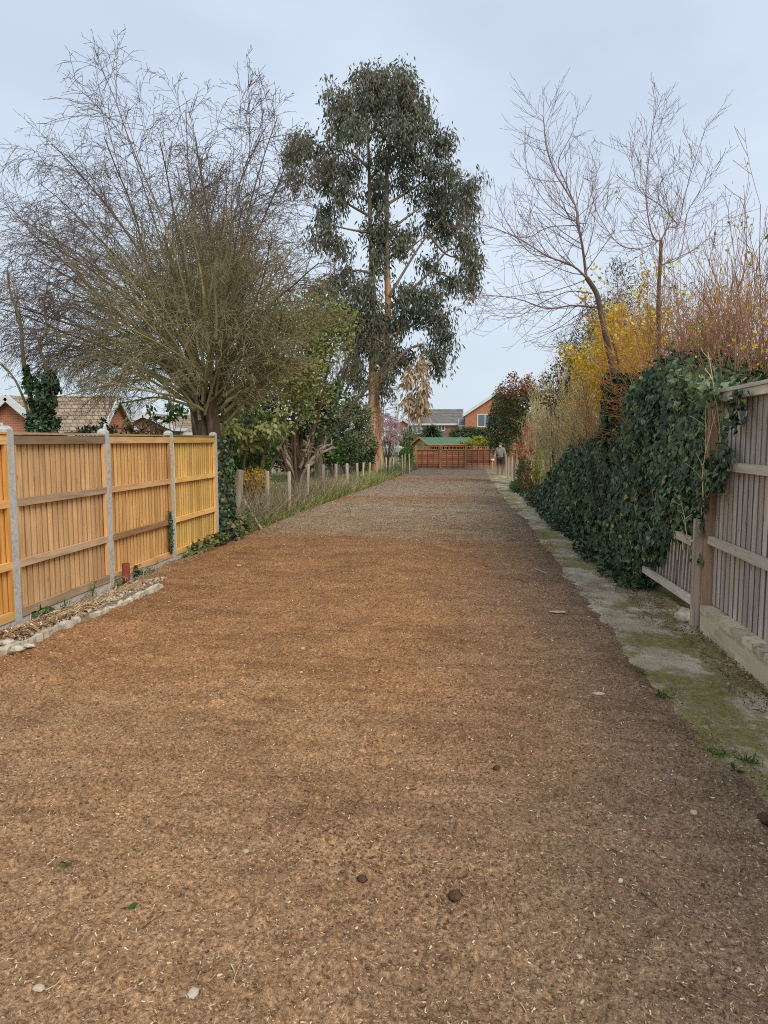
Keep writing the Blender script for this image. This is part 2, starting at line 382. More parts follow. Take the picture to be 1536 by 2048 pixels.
M_stonetx = barkmat('stone_edge', srgb(150, 138, 116), srgb(208, 198, 174), 14, (1, 1, 1), .9, .8, srgb(216, 208, 190))
M_conc = barkmat('concrete', srgb(166, 164, 156), srgb(200, 198, 190), 22, (1, 1, 1), .85, .3, srgb(216, 214, 208))
M_board = [woodmat('fence_wood_tan', srgb(206, 158, 104), srgb(240, 198, 144), srgb(150, 96, 56)),
           woodmat('fence_wood_warm', srgb(212, 156, 92), srgb(244, 198, 130), srgb(156, 98, 50)),
           woodmat('fence_wood_yellow', srgb(228, 176, 92), srgb(250, 212, 128), srgb(176, 120, 56)),
           woodmat('fence_wood_orange', srgb(218, 154, 78), srgb(244, 190, 110), srgb(160, 100, 46))]
M_rail = [woodmat('rail_brown', srgb(180, 150, 116), srgb(212, 182, 146), srgb(110, 76, 50), 1),
          woodmat('rail_warm', srgb(206, 160, 108), srgb(234, 192, 138), srgb(130, 82, 46), 1),
          woodmat('rail_yellow', srgb(228, 176, 96), srgb(248, 206, 126), srgb(150, 98, 44), 1),
          woodmat('rail_orange', srgb(220, 160, 90), srgb(244, 194, 122), srgb(136, 84, 38), 1)]
M_cap = woodmat('cap_green', srgb(140, 124, 66), srgb(176, 158, 96), srgb(100, 80, 46), 1)
M_old = woodmat('old_fence_wood', srgb(156, 146, 138), srgb(208, 197, 186), srgb(100, 88, 80), 2, srgb(174, 158, 134))
M_oldrail = woodmat('old_rail_wood', srgb(184, 174, 156), srgb(222, 212, 194), srgb(126, 112, 96), 1, srgb(194, 184, 156))
M_rustw = woodmat('old_post_wood', srgb(140, 104, 82), srgb(180, 148, 120), srgb(80, 54, 42), 2)
M_postw = woodmat('stake_wood', srgb(156, 138, 114), srgb(208, 192, 168), srgb(100, 84, 68), 2)
M_far = woodmat('far_fence_wood', srgb(150, 96, 72), srgb(184, 126, 98), srgb(104, 58, 40), 0)
M_farpost = woodmat('far_post_wood', srgb(150, 108, 72), srgb(184, 142, 100), srgb(104, 70, 46), 2)
M_shed = woodmat('shed_wood', srgb(188, 148, 96), srgb(214, 176, 122), srgb(140, 98, 60), 0)
M_shedroof = plain('green_felt', srgb(84, 124, 92), .85, 0, .2, 5)
M_wallbrick = brickmat('yellow_brick', srgb(190, 176, 140), srgb(220, 204, 166), srgb(206, 200, 180), .22, .078)
M_brickred = brickmat('red_brick', srgb(176, 98, 66), srgb(196, 118, 82), srgb(190, 160, 136))
M_brickbr = brickmat('brown_brick', srgb(150, 98, 74), srgb(174, 122, 92), srgb(178, 156, 136))
M_tilebr = tilemat('tan_roof_tiles', srgb(150, 130, 108), srgb(176, 156, 132), .17)
M_tilegr = tilemat('grey_roof_tiles', srgb(112, 106, 102), srgb(136, 128, 122), .2)
M_white = plain('white_paint', srgb(226, 226, 222), .5, 0, .05)
M_glass = glassmat('window_glass', srgb(96, 108, 116))
M_slate = plain('grey_cladding', srgb(122, 122, 124), .8, 0, .15)
M_bark = barkmat('elm_bark', srgb(70, 54, 42), srgb(116, 94, 76), 9, (1, 1, .3), .95, .9, srgb(146, 122, 102))
M_twig = barkmat('twig_bark', srgb(92, 80, 60), srgb(128, 114, 84), 1.1, (1, 1, 1), .85, .1, srgb(100, 82, 74))
M_euc = barkmat('eucalyptus_bark', srgb(158, 108, 72), srgb(212, 166, 122), 2.2, (1.6, 1.6, .12), .8, .9, srgb(230, 200, 162))
M_eucup = barkmat('eucalyptus_limb', srgb(124, 106, 86), srgb(172, 150, 124), 2.5, (1, 1, .3), .8, .3)
M_pale = barkmat('pale_twig', srgb(190, 170, 126), srgb(224, 206, 160), 2, (1, 1, .5), .85, .1)
M_red = barkmat('red_twig', srgb(142, 98, 82), srgb(172, 128, 102), 1.2, (1, 1, 1), .7, .1, srgb(198, 156, 118))
M_orange = barkmat('orange_twig', srgb(180, 128, 80), srgb(214, 166, 112), 1.2, (1, 1, 1), .75, .1)
M_dark = barkmat('dark_trunk', srgb(62, 52, 42), srgb(98, 84, 68), 5, (1, 1, .3), .95, .7)
M_redtr = barkmat('reddish_trunk', srgb(84, 68, 58), srgb(126, 106, 92), 4, (1, 1, .3), .85, .4)
M_purple = barkmat('willow_twig', srgb(122, 98, 96), srgb(160, 130, 126), 1.0, (1, 1, 1), .8, .1)
M_gnarl = barkmat('gnarled_bark', srgb(130, 116, 96), srgb(178, 164, 142), 9, (1, 1, 1), .9, .6)
L_euc = leafmat('eucalyptus_leaf', [srgb(66, 74, 60), srgb(96, 102, 82), srgb(128, 128, 106), srgb(150, 136, 116)], .2)
L_eucdry = leafmat('dry_leaf', [srgb(168, 142, 110), srgb(196, 172, 140), srgb(214, 196, 168)], .2)
L_ivy = leafmat('ivy_leaf', None, .12, .42, [(0, srgb(38, 52, 36)), (.35, srgb(58, 80, 52)), (.8, srgb(88, 112, 74)), (.96, srgb(126, 144, 94)), (1, srgb(180, 172, 90))])
L_ivypale = leafmat('pale_ivy_leaf', [srgb(70, 92, 58), srgb(108, 128, 88), srgb(146, 158, 122)], .2)
L_olive = leafmat('olive_leaf', [srgb(66, 62, 36), srgb(94, 86, 54), srgb(118, 106, 70)], .25)
L_yellowg = leafmat('laurel_leaf', [srgb(96, 106, 56), srgb(132, 140, 76), srgb(164, 164, 98), srgb(186, 182, 120)], .3)
L_green = leafmat('bush_leaf', [srgb(52, 78, 36), srgb(84, 116, 50), srgb(130, 156, 70)], .3)
L_darkg = leafmat('dark_leaf', [srgb(44, 58, 38), srgb(68, 84, 50), srgb(98, 112, 68)], .15)
L_domeg = leafmat('dome_leaf', [srgb(84, 92, 58), srgb(120, 126, 82), srgb(154, 154, 110)], .2)
L_photo = leafmat('photinia_leaf', None, .25, .5, [(0, srgb(58, 66, 38)), (.45, srgb(88, 92, 50)), (.7, srgb(120, 112, 62)), (.8, srgb(160, 78, 60)), (1, srgb(200, 92, 74))])
L_photor = leafmat('photinia_red', [srgb(150, 66, 52), srgb(190, 88, 70), srgb(140, 100, 60)], .3)
L_redf = leafmat('red_flower', [srgb(184, 48, 40), srgb(220, 78, 62), srgb(228, 120, 100)], .3)
L_yel = leafmat('yellow_flower', [srgb(206, 168, 30), srgb(232, 198, 48), srgb(240, 214, 90)], .3)
L_gold = leafmat('golden_leaf', [srgb(128, 134, 40), srgb(166, 166, 56), srgb(194, 186, 80)], .3)
L_amber = leafmat('amber_leaf', [srgb(176, 136, 50), srgb(208, 168, 70), srgb(220, 190, 104)], .3)
L_pink = leafmat('magnolia_petal', [srgb(214, 176, 178), srgb(234, 206, 204), srgb(244, 230, 226)], .35)
L_budg = leafmat('bud_leaf', [srgb(110, 140, 66), srgb(160, 178, 92), srgb(196, 190, 110)], .3)
L_gmix = leafmat('ground_ivy_leaf', [srgb(50, 66, 42), srgb(84, 100, 60), srgb(124, 132, 84), srgb(150, 136, 96)], .2)
L_hedge = leafmat('hedge_leaf', [srgb(120, 118, 60), srgb(160, 152, 84), srgb(196, 180, 112), srgb(206, 190, 90)], .3)
L_grass = leafmat('grass_blade', [srgb(104, 118, 58), srgb(142, 150, 80), srgb(178, 176, 108), srgb(198, 186, 138)], .35)
L_dry = leafmat('dry_stem', [srgb(130, 112, 84), srgb(170, 150, 116), srgb(196, 180, 146)], .1)
L_palm = leafmat('palm_leaf', [srgb(52, 70, 52), srgb(80, 98, 74), srgb(112, 122, 92)], .2)
M_hedgecore = plain('twig_core', srgb(52, 44, 34), 1, 0, .3, 12, .1)

# ------------------------------------------------------------------ ground, soil, path
def pathL(y): return np.interp(y, [0, 3.5, 4.76, 6.2, 8.33, 12.1, 17.2, 20.8, 31, 47], [1.47, 1.43, 1.36, 1.27, 1.25, 1.16, 1.05, .9, .6, .4])
def fenceR(y): return np.interp(y, [0, 7.1, 12, 20, 33, 47], [2.1, 2.12, 2.02, 1.8, 1.48, 1.3])
def soilL(y): return np.interp(y, [0, 5.58, 7.07, 8.43, 8.8, 9.4, 11.35, 14.33, 20.1, 27.8, 47], [-4.0, -3.95, -3.91, -3.83, -4.0, -4.2, -4.25, -4.36, -4.37, -4.1, -3.75])

def soil_h(x, y):
    h = vnoise(x * .9 + 7, y * .7 + 3) * .035 + vnoise(x * 3.1 + 40, y * 2.6) * .016 + vnoise(x * 9 + 11, y * 9 + 90) * .013
    near = np.clip((16 - y) / 8, 0, 1)
    h = h + (vnoise(x * 27 + 5, y * 27) * .011 + np.maximum(0, vnoise(x * 60 + 9, y * 60 + 4)) * .016 + vnoise(x * 120, y * 120) * .006) * near
    h = h + np.maximum(0, vnoise(x * 14 + 77, y * 14 + 31) - .18) * .10
    edge = np.clip((pathL(y) + vnoise(x * 2, y * 1.5) * .10 + vnoise(x * 9, y * 9) * .05 - x) / .16, -1, 1)
    el = np.clip((x - soilL(y) - vnoise(x * 3, y * 3 + 55) * .1) / .15, -1, 1)
    e = np.minimum(edge, el)
    return h * np.clip(e + .3, 0, 1) + .03 * e - .002

rows = [0.9]
while rows[-1] < 46.6: rows.append(rows[-1] + max(.0065, rows[-1] * .0042))
rows = np.array(rows); nc = 760
yy = np.repeat(rows[:, None], nc, 1)
uu = np.linspace(0, 1, nc)[None, :]
lo = np.maximum(soilL(yy) - .35, -yy * .75 - .9); hi = np.minimum(pathL(yy) + .4, yy * .62 + .6)
xx = lo + (hi - lo) * uu
zz = soil_h(xx, yy)
mb = MB(); i = np.arange(len(rows) - 1)[:, None] * nc + np.arange(nc - 1)[None, :]
mb.add(np.stack([xx, yy, zz], -1).reshape(-1, 3), np.stack([i, i + 1, i + nc + 1, i + nc], -1).reshape(-1, 4), 0.5, 0, True)
o = mb.build('soil', M_soil); o['kind'] = 'structure'

mb = MB()
ys = np.concatenate([np.arange(0, 12, .06), np.arange(12, 47.2, .2)]); k = 34
py_ = np.repeat(ys[:, None], k, 1); u = np.linspace(0, 1, k)[None]
px_ = (pathL(py_) - .35) * (1 - u) + (fenceR(py_) + .1) * u
pz_ = vnoise(px_ * 4, py_ * 4) * .012 + vnoise(px_ * 15, py_ * 15) * .006 - .012 * (np.abs((py_ % 2.4) - 1.2) > 1.17)
i = np.arange(len(ys) - 1)[:, None] * k + np.arange(k - 1)[None, :]
mb.add(np.stack([px_, py_, pz_], -1).reshape(-1, 3), np.stack([i, i + 1, i + k + 1, i + k], -1).reshape(-1, 4), .5, 0, True)
o = mb.build('path', M_path); o['kind'] = 'structure'

mb = MB(); mb.add([(-700, -200, -.22), (700, -200, -.22), (700, 1500, -.22), (-700, 1500, -.22)], [(0, 1, 2, 3)])
o = mb.build('ground', M_ground); o['kind'] = 'structure'

# bed along the left fence and verge under the wire fence
def bedz(x): return -.13 + .15 * np.clip((np.asarray(x) + 4.62) / .55, 0, 1) ** .8
mb = MB(); ys = np.arange(4.4, 12.95, .05); k = 26
by = np.repeat(ys[:, None], k, 1); u = np.linspace(0, 1, k)[None]
bx = -4.66 * (1 - u) + (soilL(by) + .05) * u
bz = bedz(bx) + vnoise(bx * 6, by * 6) * .04 + vnoise(bx * 20, by * 20) * .02 - .05 * (u ** 8)
i = np.arange(len(ys) - 1)[:, None] * k + np.arange(k - 1)[None, :]
mb.add(np.stack([bx, by, bz], -1).reshape(-1, 3), np.stack([i, i + 1, i + k + 1, i + k], -1).reshape(-1, 4), .5, 0, True)
o = mb.build('planting_bed', M_bed); o['kind'] = 'structure'
mb = MB(); ys = np.arange(12.85, 47, .25); k = 60
by = np.repeat(ys[:, None], k, 1); u = np.linspace(0, 1, k)[None]
bx = -16 * (1 - u) + (soilL(by) + .02) * u
bz = .05 + vnoise(bx * 1.5, by * 1.5) * .12 - .12 * (u ** 20)
i = np.arange(len(ys) - 1)[:, None] * k + np.arange(k - 1)[None, :]
mb.add(np.stack([bx, by, bz], -1).reshape(-1, 3), np.stack([i, i + 1, i + k + 1, i + k], -1).reshape(-1, 4), .5, 0, True)
o = mb.build('lawn', M_ground); o['kind'] = 'structure'

rg = np.random.default_rng(11)
def spots(rg, n, y0, y1, power=1.0, inset=.05):
    # density per square metre falls with distance
    a = rg.random(n); y = y0 * (y1 / y0) ** (a ** power)
    lo = np.maximum(soilL(y) + inset, -y * .75 - .5); hi = np.minimum(pathL(y) + .15, y * .6 + .4)
    x = lo + (hi - lo) * rg.random(n); return x, y
def scatter(name, T, n, y0, y1, s0, s1, mat_, label, cat, sc3=(1, 1, 1), lift=.2, tilt=.3, rnd=None, far=0.0, seed=1, flt=None):
    r = np.random.default_rng(seed); x, y = spots(r, n, y0, y1)
    if flt is not None: kp = flt(x, y, r); x = x[kp]; y = y[kp]
    s = (s0 + (s1 - s0) * r.random(len(x)) ** 3) * (1 + far * y)
    z = soil_h(x, y) + s * lift
    z = np.maximum(z, .0)
    mb = MB(); M = flat_frames(r, len(x), tilt)
    S3 = s[:, None] * np.array(sc3) * r.uniform(.7, 1.3, (len(x), 3))
    mb.batch(T[0], T[1], np.stack([x, y, z], 1), M, S3, rnd=(r.random(len(x)) if rnd is None else rnd(r, len(x))))
    return stuff(mb.build(name, mat_), label, cat)
scatter('bark_chips', CHIP, 220000, 1.9, 34, .003, .017, M_chip, 'small brown bark chips spread thickly over the raked soil', 'bark chips', (1, .8, .8), .12, .35, far=.06, seed=2)
scatter('straw_flecks', CHIP, 90000, 1.9, 32, .0022, .008, M_straw, 'pale straw flecks sprinkled over the brown raked soil', 'straw', (1, .42, .4), .2, .35, far=.06, seed=3)
scatter('soil_clods', CLOD, 26000, 1.9, 34, .002, .008, M_clod, 'dark crumbs of earth lying all over the raked soil', 'soil clods', (1, 1, .8), .3, .4, far=.04, seed=4)
scatter('stone_flecks', CLOD, 2600, 2.0, 36, .002, .009, M_stone, 'small white stone bits lying along the right of the soil', 'stones', (1.3, 1, .6), .35, .3, far=.05, seed=5,
        flt=lambda x, y, r: r.random(len(x)) < np.clip(.25 + (x + .4) * .6, .12, 1))
scatter('leaf_litter', CHIP, 16000, 12.5, 42, .012, .04, M_chip, 'pale dry leaf litter strewn over the far half of the soil', 'leaf litter', (1, 1.1, .4), .2, .3, far=.0, seed=6, rnd=lambda r, n: .25 + .72 * r.random(n) ** 1.5)

# a scuffed patch with clods
r = np.random.default_rng(91); n = 620; t = r.random(n); gx = np.stack([np.array(gnd(640 + 330 * q, 1680 + 170 * q))[:2] for q in t]) + r.normal(0, .13, (n, 2))
mb = MB(); sz = .002 + .009 * r.random(n) ** 3; mb.batch(CLOD[0], CLOD[1], np.stack([gx[:, 0], gx[:, 1], soil_h(gx[:, 0], gx[:, 1]) + sz * .3], 1), flat_frames(r, n, .5), sz, rnd=r.random(n) * .4); stuff(mb.build('scuffed_clods', M_clod), 'dark crumbs along a scuffed line across the near soil', 'soil clods')

# single things lying on the soil
def on_soil(px, py):
    g = gnd(px, py); return np.array([g[0], g[1], float(soil_h(np.array(g[0]), np.array(g[1])))])
def lump(name, p, s, sc, mat_, label, cat, seed=0, group=None):
    r = np.random.default_rng(seed); mb = MB()
    V = _iv.copy(); F = _if
    for _ in range(2):                    # subdivide and roughen
        mid = {}; V = list(V); NF = []
        def mp3(a, b):
            key = (min(a, b), max(a, b))
            if key not in mid: mid[key] = len(V); V.append(unit((V[a] + V[b]) / 2))
            return mid[key]
        for a, b, c in F: ab, bc, ca = mp3(a, b), mp3(b, c), mp3(c, a); NF += [(a, ab, ca), (b, bc, ab), (c, ca, bc), (ab, bc, ca)]
        F = np.array(NF); V = np.array(V)
    V = V * (1 + r.normal(0, .09, (len(V), 1))) * (1 + .25 * np.sin(V * 3 + seed).sum(1, keepdims=True) / 3)
    mb.add(V * s * np.array(sc), F, .4 + .3 * r.random(), 0, True)
    o = mb.build(name, mat_); o.location = tuple(np.array(p) + (0, 0, s * sc[2] * .5)); return tag(o, label, cat, group)
for px, py, s, lab in ((910, 1815, .027, 'round dark clod of earth, largest one on the near soil'), (724, 1776, .02, 'dark clod of earth to the left of the largest clod'),
                       (993, 1555, .019, 'lone round dark clod in the middle distance of the soil'), (1533, 1655, .04, 'dark clod of earth at the right edge beside the path')):
    lump('earth_clod', on_soil(px, py), s, (1, 1, .75), M_dclod, lab, 'clod', int(px), 'clods of earth on the soil')
for px, py, s, sc, lab in ((386, 2003, .018, (1, 1.5, .5), 'white shell-like stone near the bottom edge of the soil'), (78, 1996, .017, (1.3, .9, .5), 'pale flat stone at the end of a thin dry stalk'),
                       (1198, 1396, .025, (1.7, .9, .4), 'white flat stone on the soil beside the mossy path'), (1116, 1232, .045, (2.0, .8, .25), 'long white stone sliver on the dark soil near the path'),
                       (1385, 1640, .02, (1, 1, .6), 'small white pebble left of the path corner'), (492, 1716, .014, (1, .8, .6), 'tiny pale pebble on the left foreground soil'),
                       (606, 1305, .022, (.8, 1.2, .5), 'pale pebble alone on the warm brown soil'), (478, 1135, .04, (1, 1, .4), 'pale stone near the far edge of the warm brown soil')):
    lump('white_stone', on_soil(px, py), s, sc, M_stone, lab, 'stone', int(py), 'loose pale stones on the soil')
def stick(pts, r0, label, mat_=M_pale, group='sticks and stalks on the soil', name='dry_stalk'):
    mb = MB(); P = [np.array(gnd(a, b)) for a, b in pts]; P = [q + (0, 0, float(soil_h(q[0:1], q[1:2])[0]) + r0 + .004) for q in P]
    mb.path(P, np.linspace(r0, r0 * .5, len(P)), 5); c = tuple(P[0]); return tag(mb.build(name, mat_, loc=c), label, 'stalk', group)
stick([(92, 1998), (112, 1992), (128, 1980), (134, 1976)], .0025, 'thin pale stalk curving up beside the flat stone')
stick([(285, 1868), (300, 1858), (328, 1842)], .002, 'thin dark stalk on the left foreground soil', M_dark)
stick([(1282, 1803), (1300, 1820), (1316, 1836)], .0035, 'straight brown stick on the right foreground soil', M_dark)
stick([(1354, 1893), (1362, 1882), (1366, 1874)], .003, 'short pale stick standing out on the right foreground')
stick([(1262, 1584), (1280, 1594), (1298, 1604)], .0025, 'thin pale stalk right of the lone round clod')
stick([(462, 1952), (470, 1966), (468, 1985), (480, 1950)], .002, 'bent pale rootlet at the bottom of the soil')
stick([(1040, 2018), (1046, 2030), (1052, 2044)], .002, 'pale straw at the bottom edge of the picture')
stick([(1094, 1150), (1070, 1146), (1056, 1147)], .004, 'pale twig lying on the far right soil', group='sticks and stalks on the soil')
def small_leaf(px, py, s, label, n=2):
    mb = MB(); r = np.random.default_rng(int(px)); p = on_soil(px, py)
    P = p + r.normal(0, s * .3, (n, 3)) * (1, 1, 0) + (0, 0, .008)
    mb.batch(OVAL[0], OVAL[1], P - p, flat_frames(r, n, .5), np.full(n, s)); o = mb.build('green_leaf', L_green); o.location = tuple(p)
    return tag(o, label, 'leaf', 'torn green leaves on the soil')
small_leaf(266, 1826, .045, 'bright green torn leaf on the left foreground soil', 3)
small_leaf(130, 1746, .04, 'pale green leaf bits at the far left of the soil', 4)
small_leaf(1468, 1540, .05, 'green weed leaf on the edge of the path', 5)

# ------------------------------------------------------------------ left fence
FX = -4.65
def fx(y): return FX + .03 - .02 * (y - 8.7)
posts_y = [4.72, 6.72, 8.70, 10.74, 12.76]
fence = thing('timber_fence', 'new golden closeboard fence with concrete posts along the left of the soil', 'fence', (fx(9.4), 9.4, 0))
for j, y in enumerate(posts_y):
    mb = MB(); x = fx(y); h = 1.94
    V = [(-.055, -.05), (.055, -.05), (.055, .05), (-.055, .05)]
    vv = [(x + a, y + b, z) for z in (-.25, h - .035) for a, b in V] + [(x + a * .45, y + b * .45, h) for a, b in V]
    mb.add(vv, [(0, 1, 5, 4), (1, 2, 6, 5), (2, 3, 7, 6), (3, 0, 4, 7), (4, 5, 9, 8), (5, 6, 10, 9), (6, 7, 11, 10), (7, 4, 8, 11), (8, 9, 10, 11)], .5)
    o = mb.build('concrete_post', M_conc, fence)
    if j:
        y0, y1 = posts_y[j - 1] + .052, y - .052
        mi = {1: 3, 2: 0, 3: 1, 4: 2}[j]
        random.seed(j)
        mb = MB(); mb.bar((fx(y0) + .01, y0, -.065), (fx(y1) + .01, y1, -.065), .185, .05, rnd=.9)
        mb.build('gravel_board', M_conc, fence)
        mb = MB(); n = int(round((y1 - y0) / .103)); wd = (y1 - y0) / n
        for q in range(n):
            a = y0 + q * wd; r_ = random.random(); z0, z1 = .03, 1.85 + random.uniform(-.002, .002)
            xa = fx(a) - .012
            V = [(xa - .012, a, z0), (xa + .014, a, z0), (xa + .003, a + wd - .007, z0), (xa - .012, a + wd - .007, z0)]
            V += [(p[0] + .0, p[1] + random.uniform(-.001, .001), z1) for p in V]
            mb.add(V, [(1, 2, 6, 5), (4, 5, 6, 7)], .1 + .9 * r_); mb.add(V, [(0, 1, 5, 4), (2, 3, 7, 6), (3, 0, 4, 7)], .04)  # side faces coloured dark to paint the shadow line between boards
        mb.add([(fx(y0) - .026, y0, .03), (fx(y1) - .026, y1, .03), (fx(y1) - .026, y1, 1.85), (fx(y0) - .026, y0, 1.85)], [(0, 1, 2, 3)], .03)  # dark backing sheet, shade of the grooves put into its colour
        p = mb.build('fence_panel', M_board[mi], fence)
        for z, hh, pr in ((1.80, .085, .034), (1.18, .075, .032), (.57, .075, .032), (.072, .085, .032)):
            mb = MB(); mb.bar((fx(y0) + pr, y0, z), (fx(y1) + pr, y1, z), hh, .036, rnd=random.random())
            q = mb.build('rail', M_rail[mi], p); 
        for ye, s_ in ((y0, 1), (y1, -1)):
            mb = MB(); mb.box(fx(ye) + .012, fx(ye) + .048, min(ye, ye + s_ * .036), max(ye, ye + s_ * .036), .117, 1.755, random.random())
            mb.build('batten', M_board[mi], p)
        mb = MB(); mb.bar((fx(y0) + .012, y0, 1.866), (fx(y1) + .012, y1, 1.866), .022, .085, rnd=random.random())
        mb.build('cap_rail', M_cap if j >= 3 else M_rail[mi], p)

# ------------------------------------------------------------------ right fence on its brick wall
wall = thing('brick_wall', 'low yellow brick wall under the grey fence at the right', 'wall', (2.15, 4, 0))
mb = MB(); mb.box(2.08, 2.30, 0.2, 7.14, -.06, .2, .5); mb.build('brickwork', M_wallbrick, wall)
mb = MB(); y = .2
random.seed(4)
while y < 7.11:
    l = .215; mb.box(2.072 + random.uniform(-.004, .004), 2.30, y, min(y + l, 7.13), .203, .262 + random.uniform(-.004, .004), random.random()); y += l + .009
mb.build('coping', barkmat('coping_brick', srgb(184, 172, 140), srgb(216, 204, 172), 9, (1, 1, 1), .95, .5, srgb(150, 138, 100)), wall)
rfence = thing('grey_fence', 'weathered grey closeboard fence standing on the low brick wall', 'fence', (2.2, 4, .26))
def closeboard(mb, x0, y0, z0, x1, y1, z1, zb, zt, wd, rn, gap=.0, lean=(0, 0), flip=1):
    n = int(round(abs(y1 - y0) / wd)); gap = gap or .05
    if gap < .3: mb.add([(x0 + .032, y0, zb(y0)), (x1 + .032, y1, zb(y1)), (x1 + .032, y1, zt(y1)), (x0 + .032, y0, zt(y0))], [(0, 1, 2, 3)], .0)  # backing coloured dark as painted shade behind the gaps
    for q in range(n):
        t0, t1 = (q + gap * rn.uniform(.7, 1.6)) / n, (q + 1.0) / n
        ya, yb = y0 + (y1 - y0) * t0, y0 + (y1 - y0) * t1; xa, xb = x0 + (x1 - x0) * t0, x0 + (x1 - x0) * t1
        b0 = zb(ya); t_z = zt(ya); l = rn.uniform(-.006, .006); r_ = rn.random()
        l2 = rn.uniform(-.006, .006); V = [(xa - .010, ya, b0), (xb - .002, yb, b0), (xb + .02, yb, b0), (xa + .02, ya, b0)]
        V += [(v[0] + lean[0], v[1] + l2 + lean[1], t_z + l) for v in V]
        mb.add(V, [(0, 1, 5, 4), (4, 5, 6, 7)], .1 + .9 * r_); mb.add(V, [(3, 0, 4, 7), (1, 2, 6, 5), (2, 3, 7, 6), (0, 3, 2, 1)], 0.0)  # board edges get the darkest tone, a painted joint shadow
rn = random.Random(9)
for (y0, y1) in ((.4, 3.75), (3.82, 7.2)):
    mb = MB(); closeboard(mb, 2.2, y0, 0, 2.2, y1, 0, lambda y: .268, lambda y: 2.2, .118, rn)
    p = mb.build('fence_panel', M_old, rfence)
    for z, hh in ((2.185, .07), (1.57, .075), (.87, .075)):
        mb = MB(); mb.bar((2.155 if z < 2.1 else 2.16, y0, z), (2.155 if z < 2.1 else 2.16, y1, z), hh, .045, rnd=rn.random()); mb.build('rail', M_oldrail, p)
    mb = MB(); mb.bar((2.19, y0, 2.237), (2.19, y1, 2.237), .03, .13, rnd=.6); mb.build('cap_rail', M_oldrail, p)
mb = MB(); mb.box(2.05, 2.13, 7.31, 7.38, -.05, 1.05, .7); mb.build('wooden_post', M_postw, rfence)
mb = MB(); mb.box(2.12, 2.22, 7.215, 7.295, -.05, 2.2, .6); mb.build('wooden_post', M_rustw, rfence)

lean_f = thing('leaning_panel', 'short leaning slatted panel poking out beneath the ivy beside the post', 'fence panel', (2.05, 8, .2))
mb = MB(); closeboard(mb, 2.14, 7.42, 0, 2.03, 9.1, 0, lambda y: .2 + .02 * (y - 7), lambda y: 1.5, .105, random.Random(5), gap=.34, lean=(.05, .03))
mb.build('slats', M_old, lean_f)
for z, ye in ((.24, 9.1), (.80, 8.0)):
    mb = MB(); mb.bar((2.075 + z * .03, 7.41, z), (2.075 + z * .03 - .1 * (ye - 7.41) / 1.7, ye, z + .02), .075, .045, rnd=.7); mb.build('rail', M_oldrail, lean_f)
lump('boulder', (2.08, 7.62, -.02), .1, (1, 1.2, .9), M_stonetx, 'rounded pale stone at the foot of the fence post', 'stone', 8)

# ------------------------------------------------------------------ far fence
fy = 46.8
ff = thing('far_fence', 'reddish-brown lap panel fence closing off the far end of the garden', 'fence', (-1.5, fy, 0))
xs_ = [-3.95, -2.40, -.82, .76, 2.34]
for j, x in enumerate(xs_):
    mb = MB(); mb.box(x - .06, x + .06, fy - .1, fy + .02, -.1, 1.48, random.random()); mb.build('wooden_post', M_farpost, ff)
    if j:
        x0, x1 = xs_[j - 1] + .06, x - .06
        mb = MB(); nrow = 9
        for q in range(nrow):
            z0 = .02 + q * 1.15 / nrow; z1 = z0 + 1.15 / nrow + .015
            V = [(x0, fy - .035, z0), (x1, fy - .035, z0), (x1, fy + .01, z0), (x0, fy + .01, z0), (x0, fy - .012, z1), (x1, fy - .012, z1), (x1, fy + .01, z1), (x0, fy + .01, z1)]
            mb.add(V, [(0, 1, 5, 4), (1, 2, 6, 5), (2, 3, 7, 6), (3, 0, 4, 7), (4, 5, 6, 7), (0, 3, 2, 1)], random.random())
        p = mb.build('lap_panel', M_far, ff)
        for q in range(5):
            xx_ = x0 + (x1 - x0) * q / 4; mb = MB(); mb.box(xx_ - .02, xx_ + .02, fy - .065, fy - .036, .02, 1.17, random.random()); mb.build('batten', M_far, p)
        mb = MB(); mb.box(x0, x1, fy - .08, fy + .02, 1.17, 1.22, .7); mb.build('cap_rail', M_farpost, p)
        mb = MB(); mb.box(x0, x1, fy - .04, fy - .01, 1.38, 1.42, .7)
        for q in range(12): xx_ = x0 + (x1 - x0) * (q + .5) / 12; mb.box(xx_ - .012, xx_ + .012, fy - .035, fy - .015, 1.22, 1.38, .5)
        mb.build('trellis', M_farpost, p)

# shed behind it
sh = thing('garden_shed', 'wooden summerhouse with a green felt roof behind the far fence', 'shed', (-3.25, 49.3, 0)); sh.rotation_euler.z = R(30)
LX, WY, ez, rz = 3.3, 2.2, 1.58, 1.95; O3 = (0, 0, 0)
def slab(mb, a, b, c, d, t=.06, rnd=.5, mi=0):
    P = np.array([a, b, c, d], float); nn = np.cross(P[1] - P[0], P[3] - P[0]); nn /= np.linalg.norm(nn)
    if nn[2] < 0: nn = -nn
    V = np.concatenate([P, P + nn * t]); mb.add(V, [(3, 2, 1, 0), (4, 5, 6, 7), (0, 1, 5, 4), (1, 2, 6, 5), (2, 3, 7, 6), (3, 0, 4, 7)], rnd, mi)
mb = MB(); mb.box(0, LX, 0, WY, 0, 1.2, .5); mb.box(0, .06, 0, WY, 1.2, ez, .6); mb.box(LX - .06, LX, 0, WY, 1.2, ez, .4); mb.box(.06, LX - .06, WY - .06, WY, 1.2, ez, .3)
mb.add([(0, 0, ez), (0, WY, ez), (0, WY / 2, rz)], [(0, 1, 2)], .8); mb.add([(LX, 0, ez), (LX, WY, ez), (LX, WY / 2, rz)], [(0, 2, 1)], .8)
for q in range(12): mb.box(.1 + q * .27, .15 + q * .27, 0, .05, 1.2, ez, .5)
mb.build('wall', M_shed, sh, loc=O3)
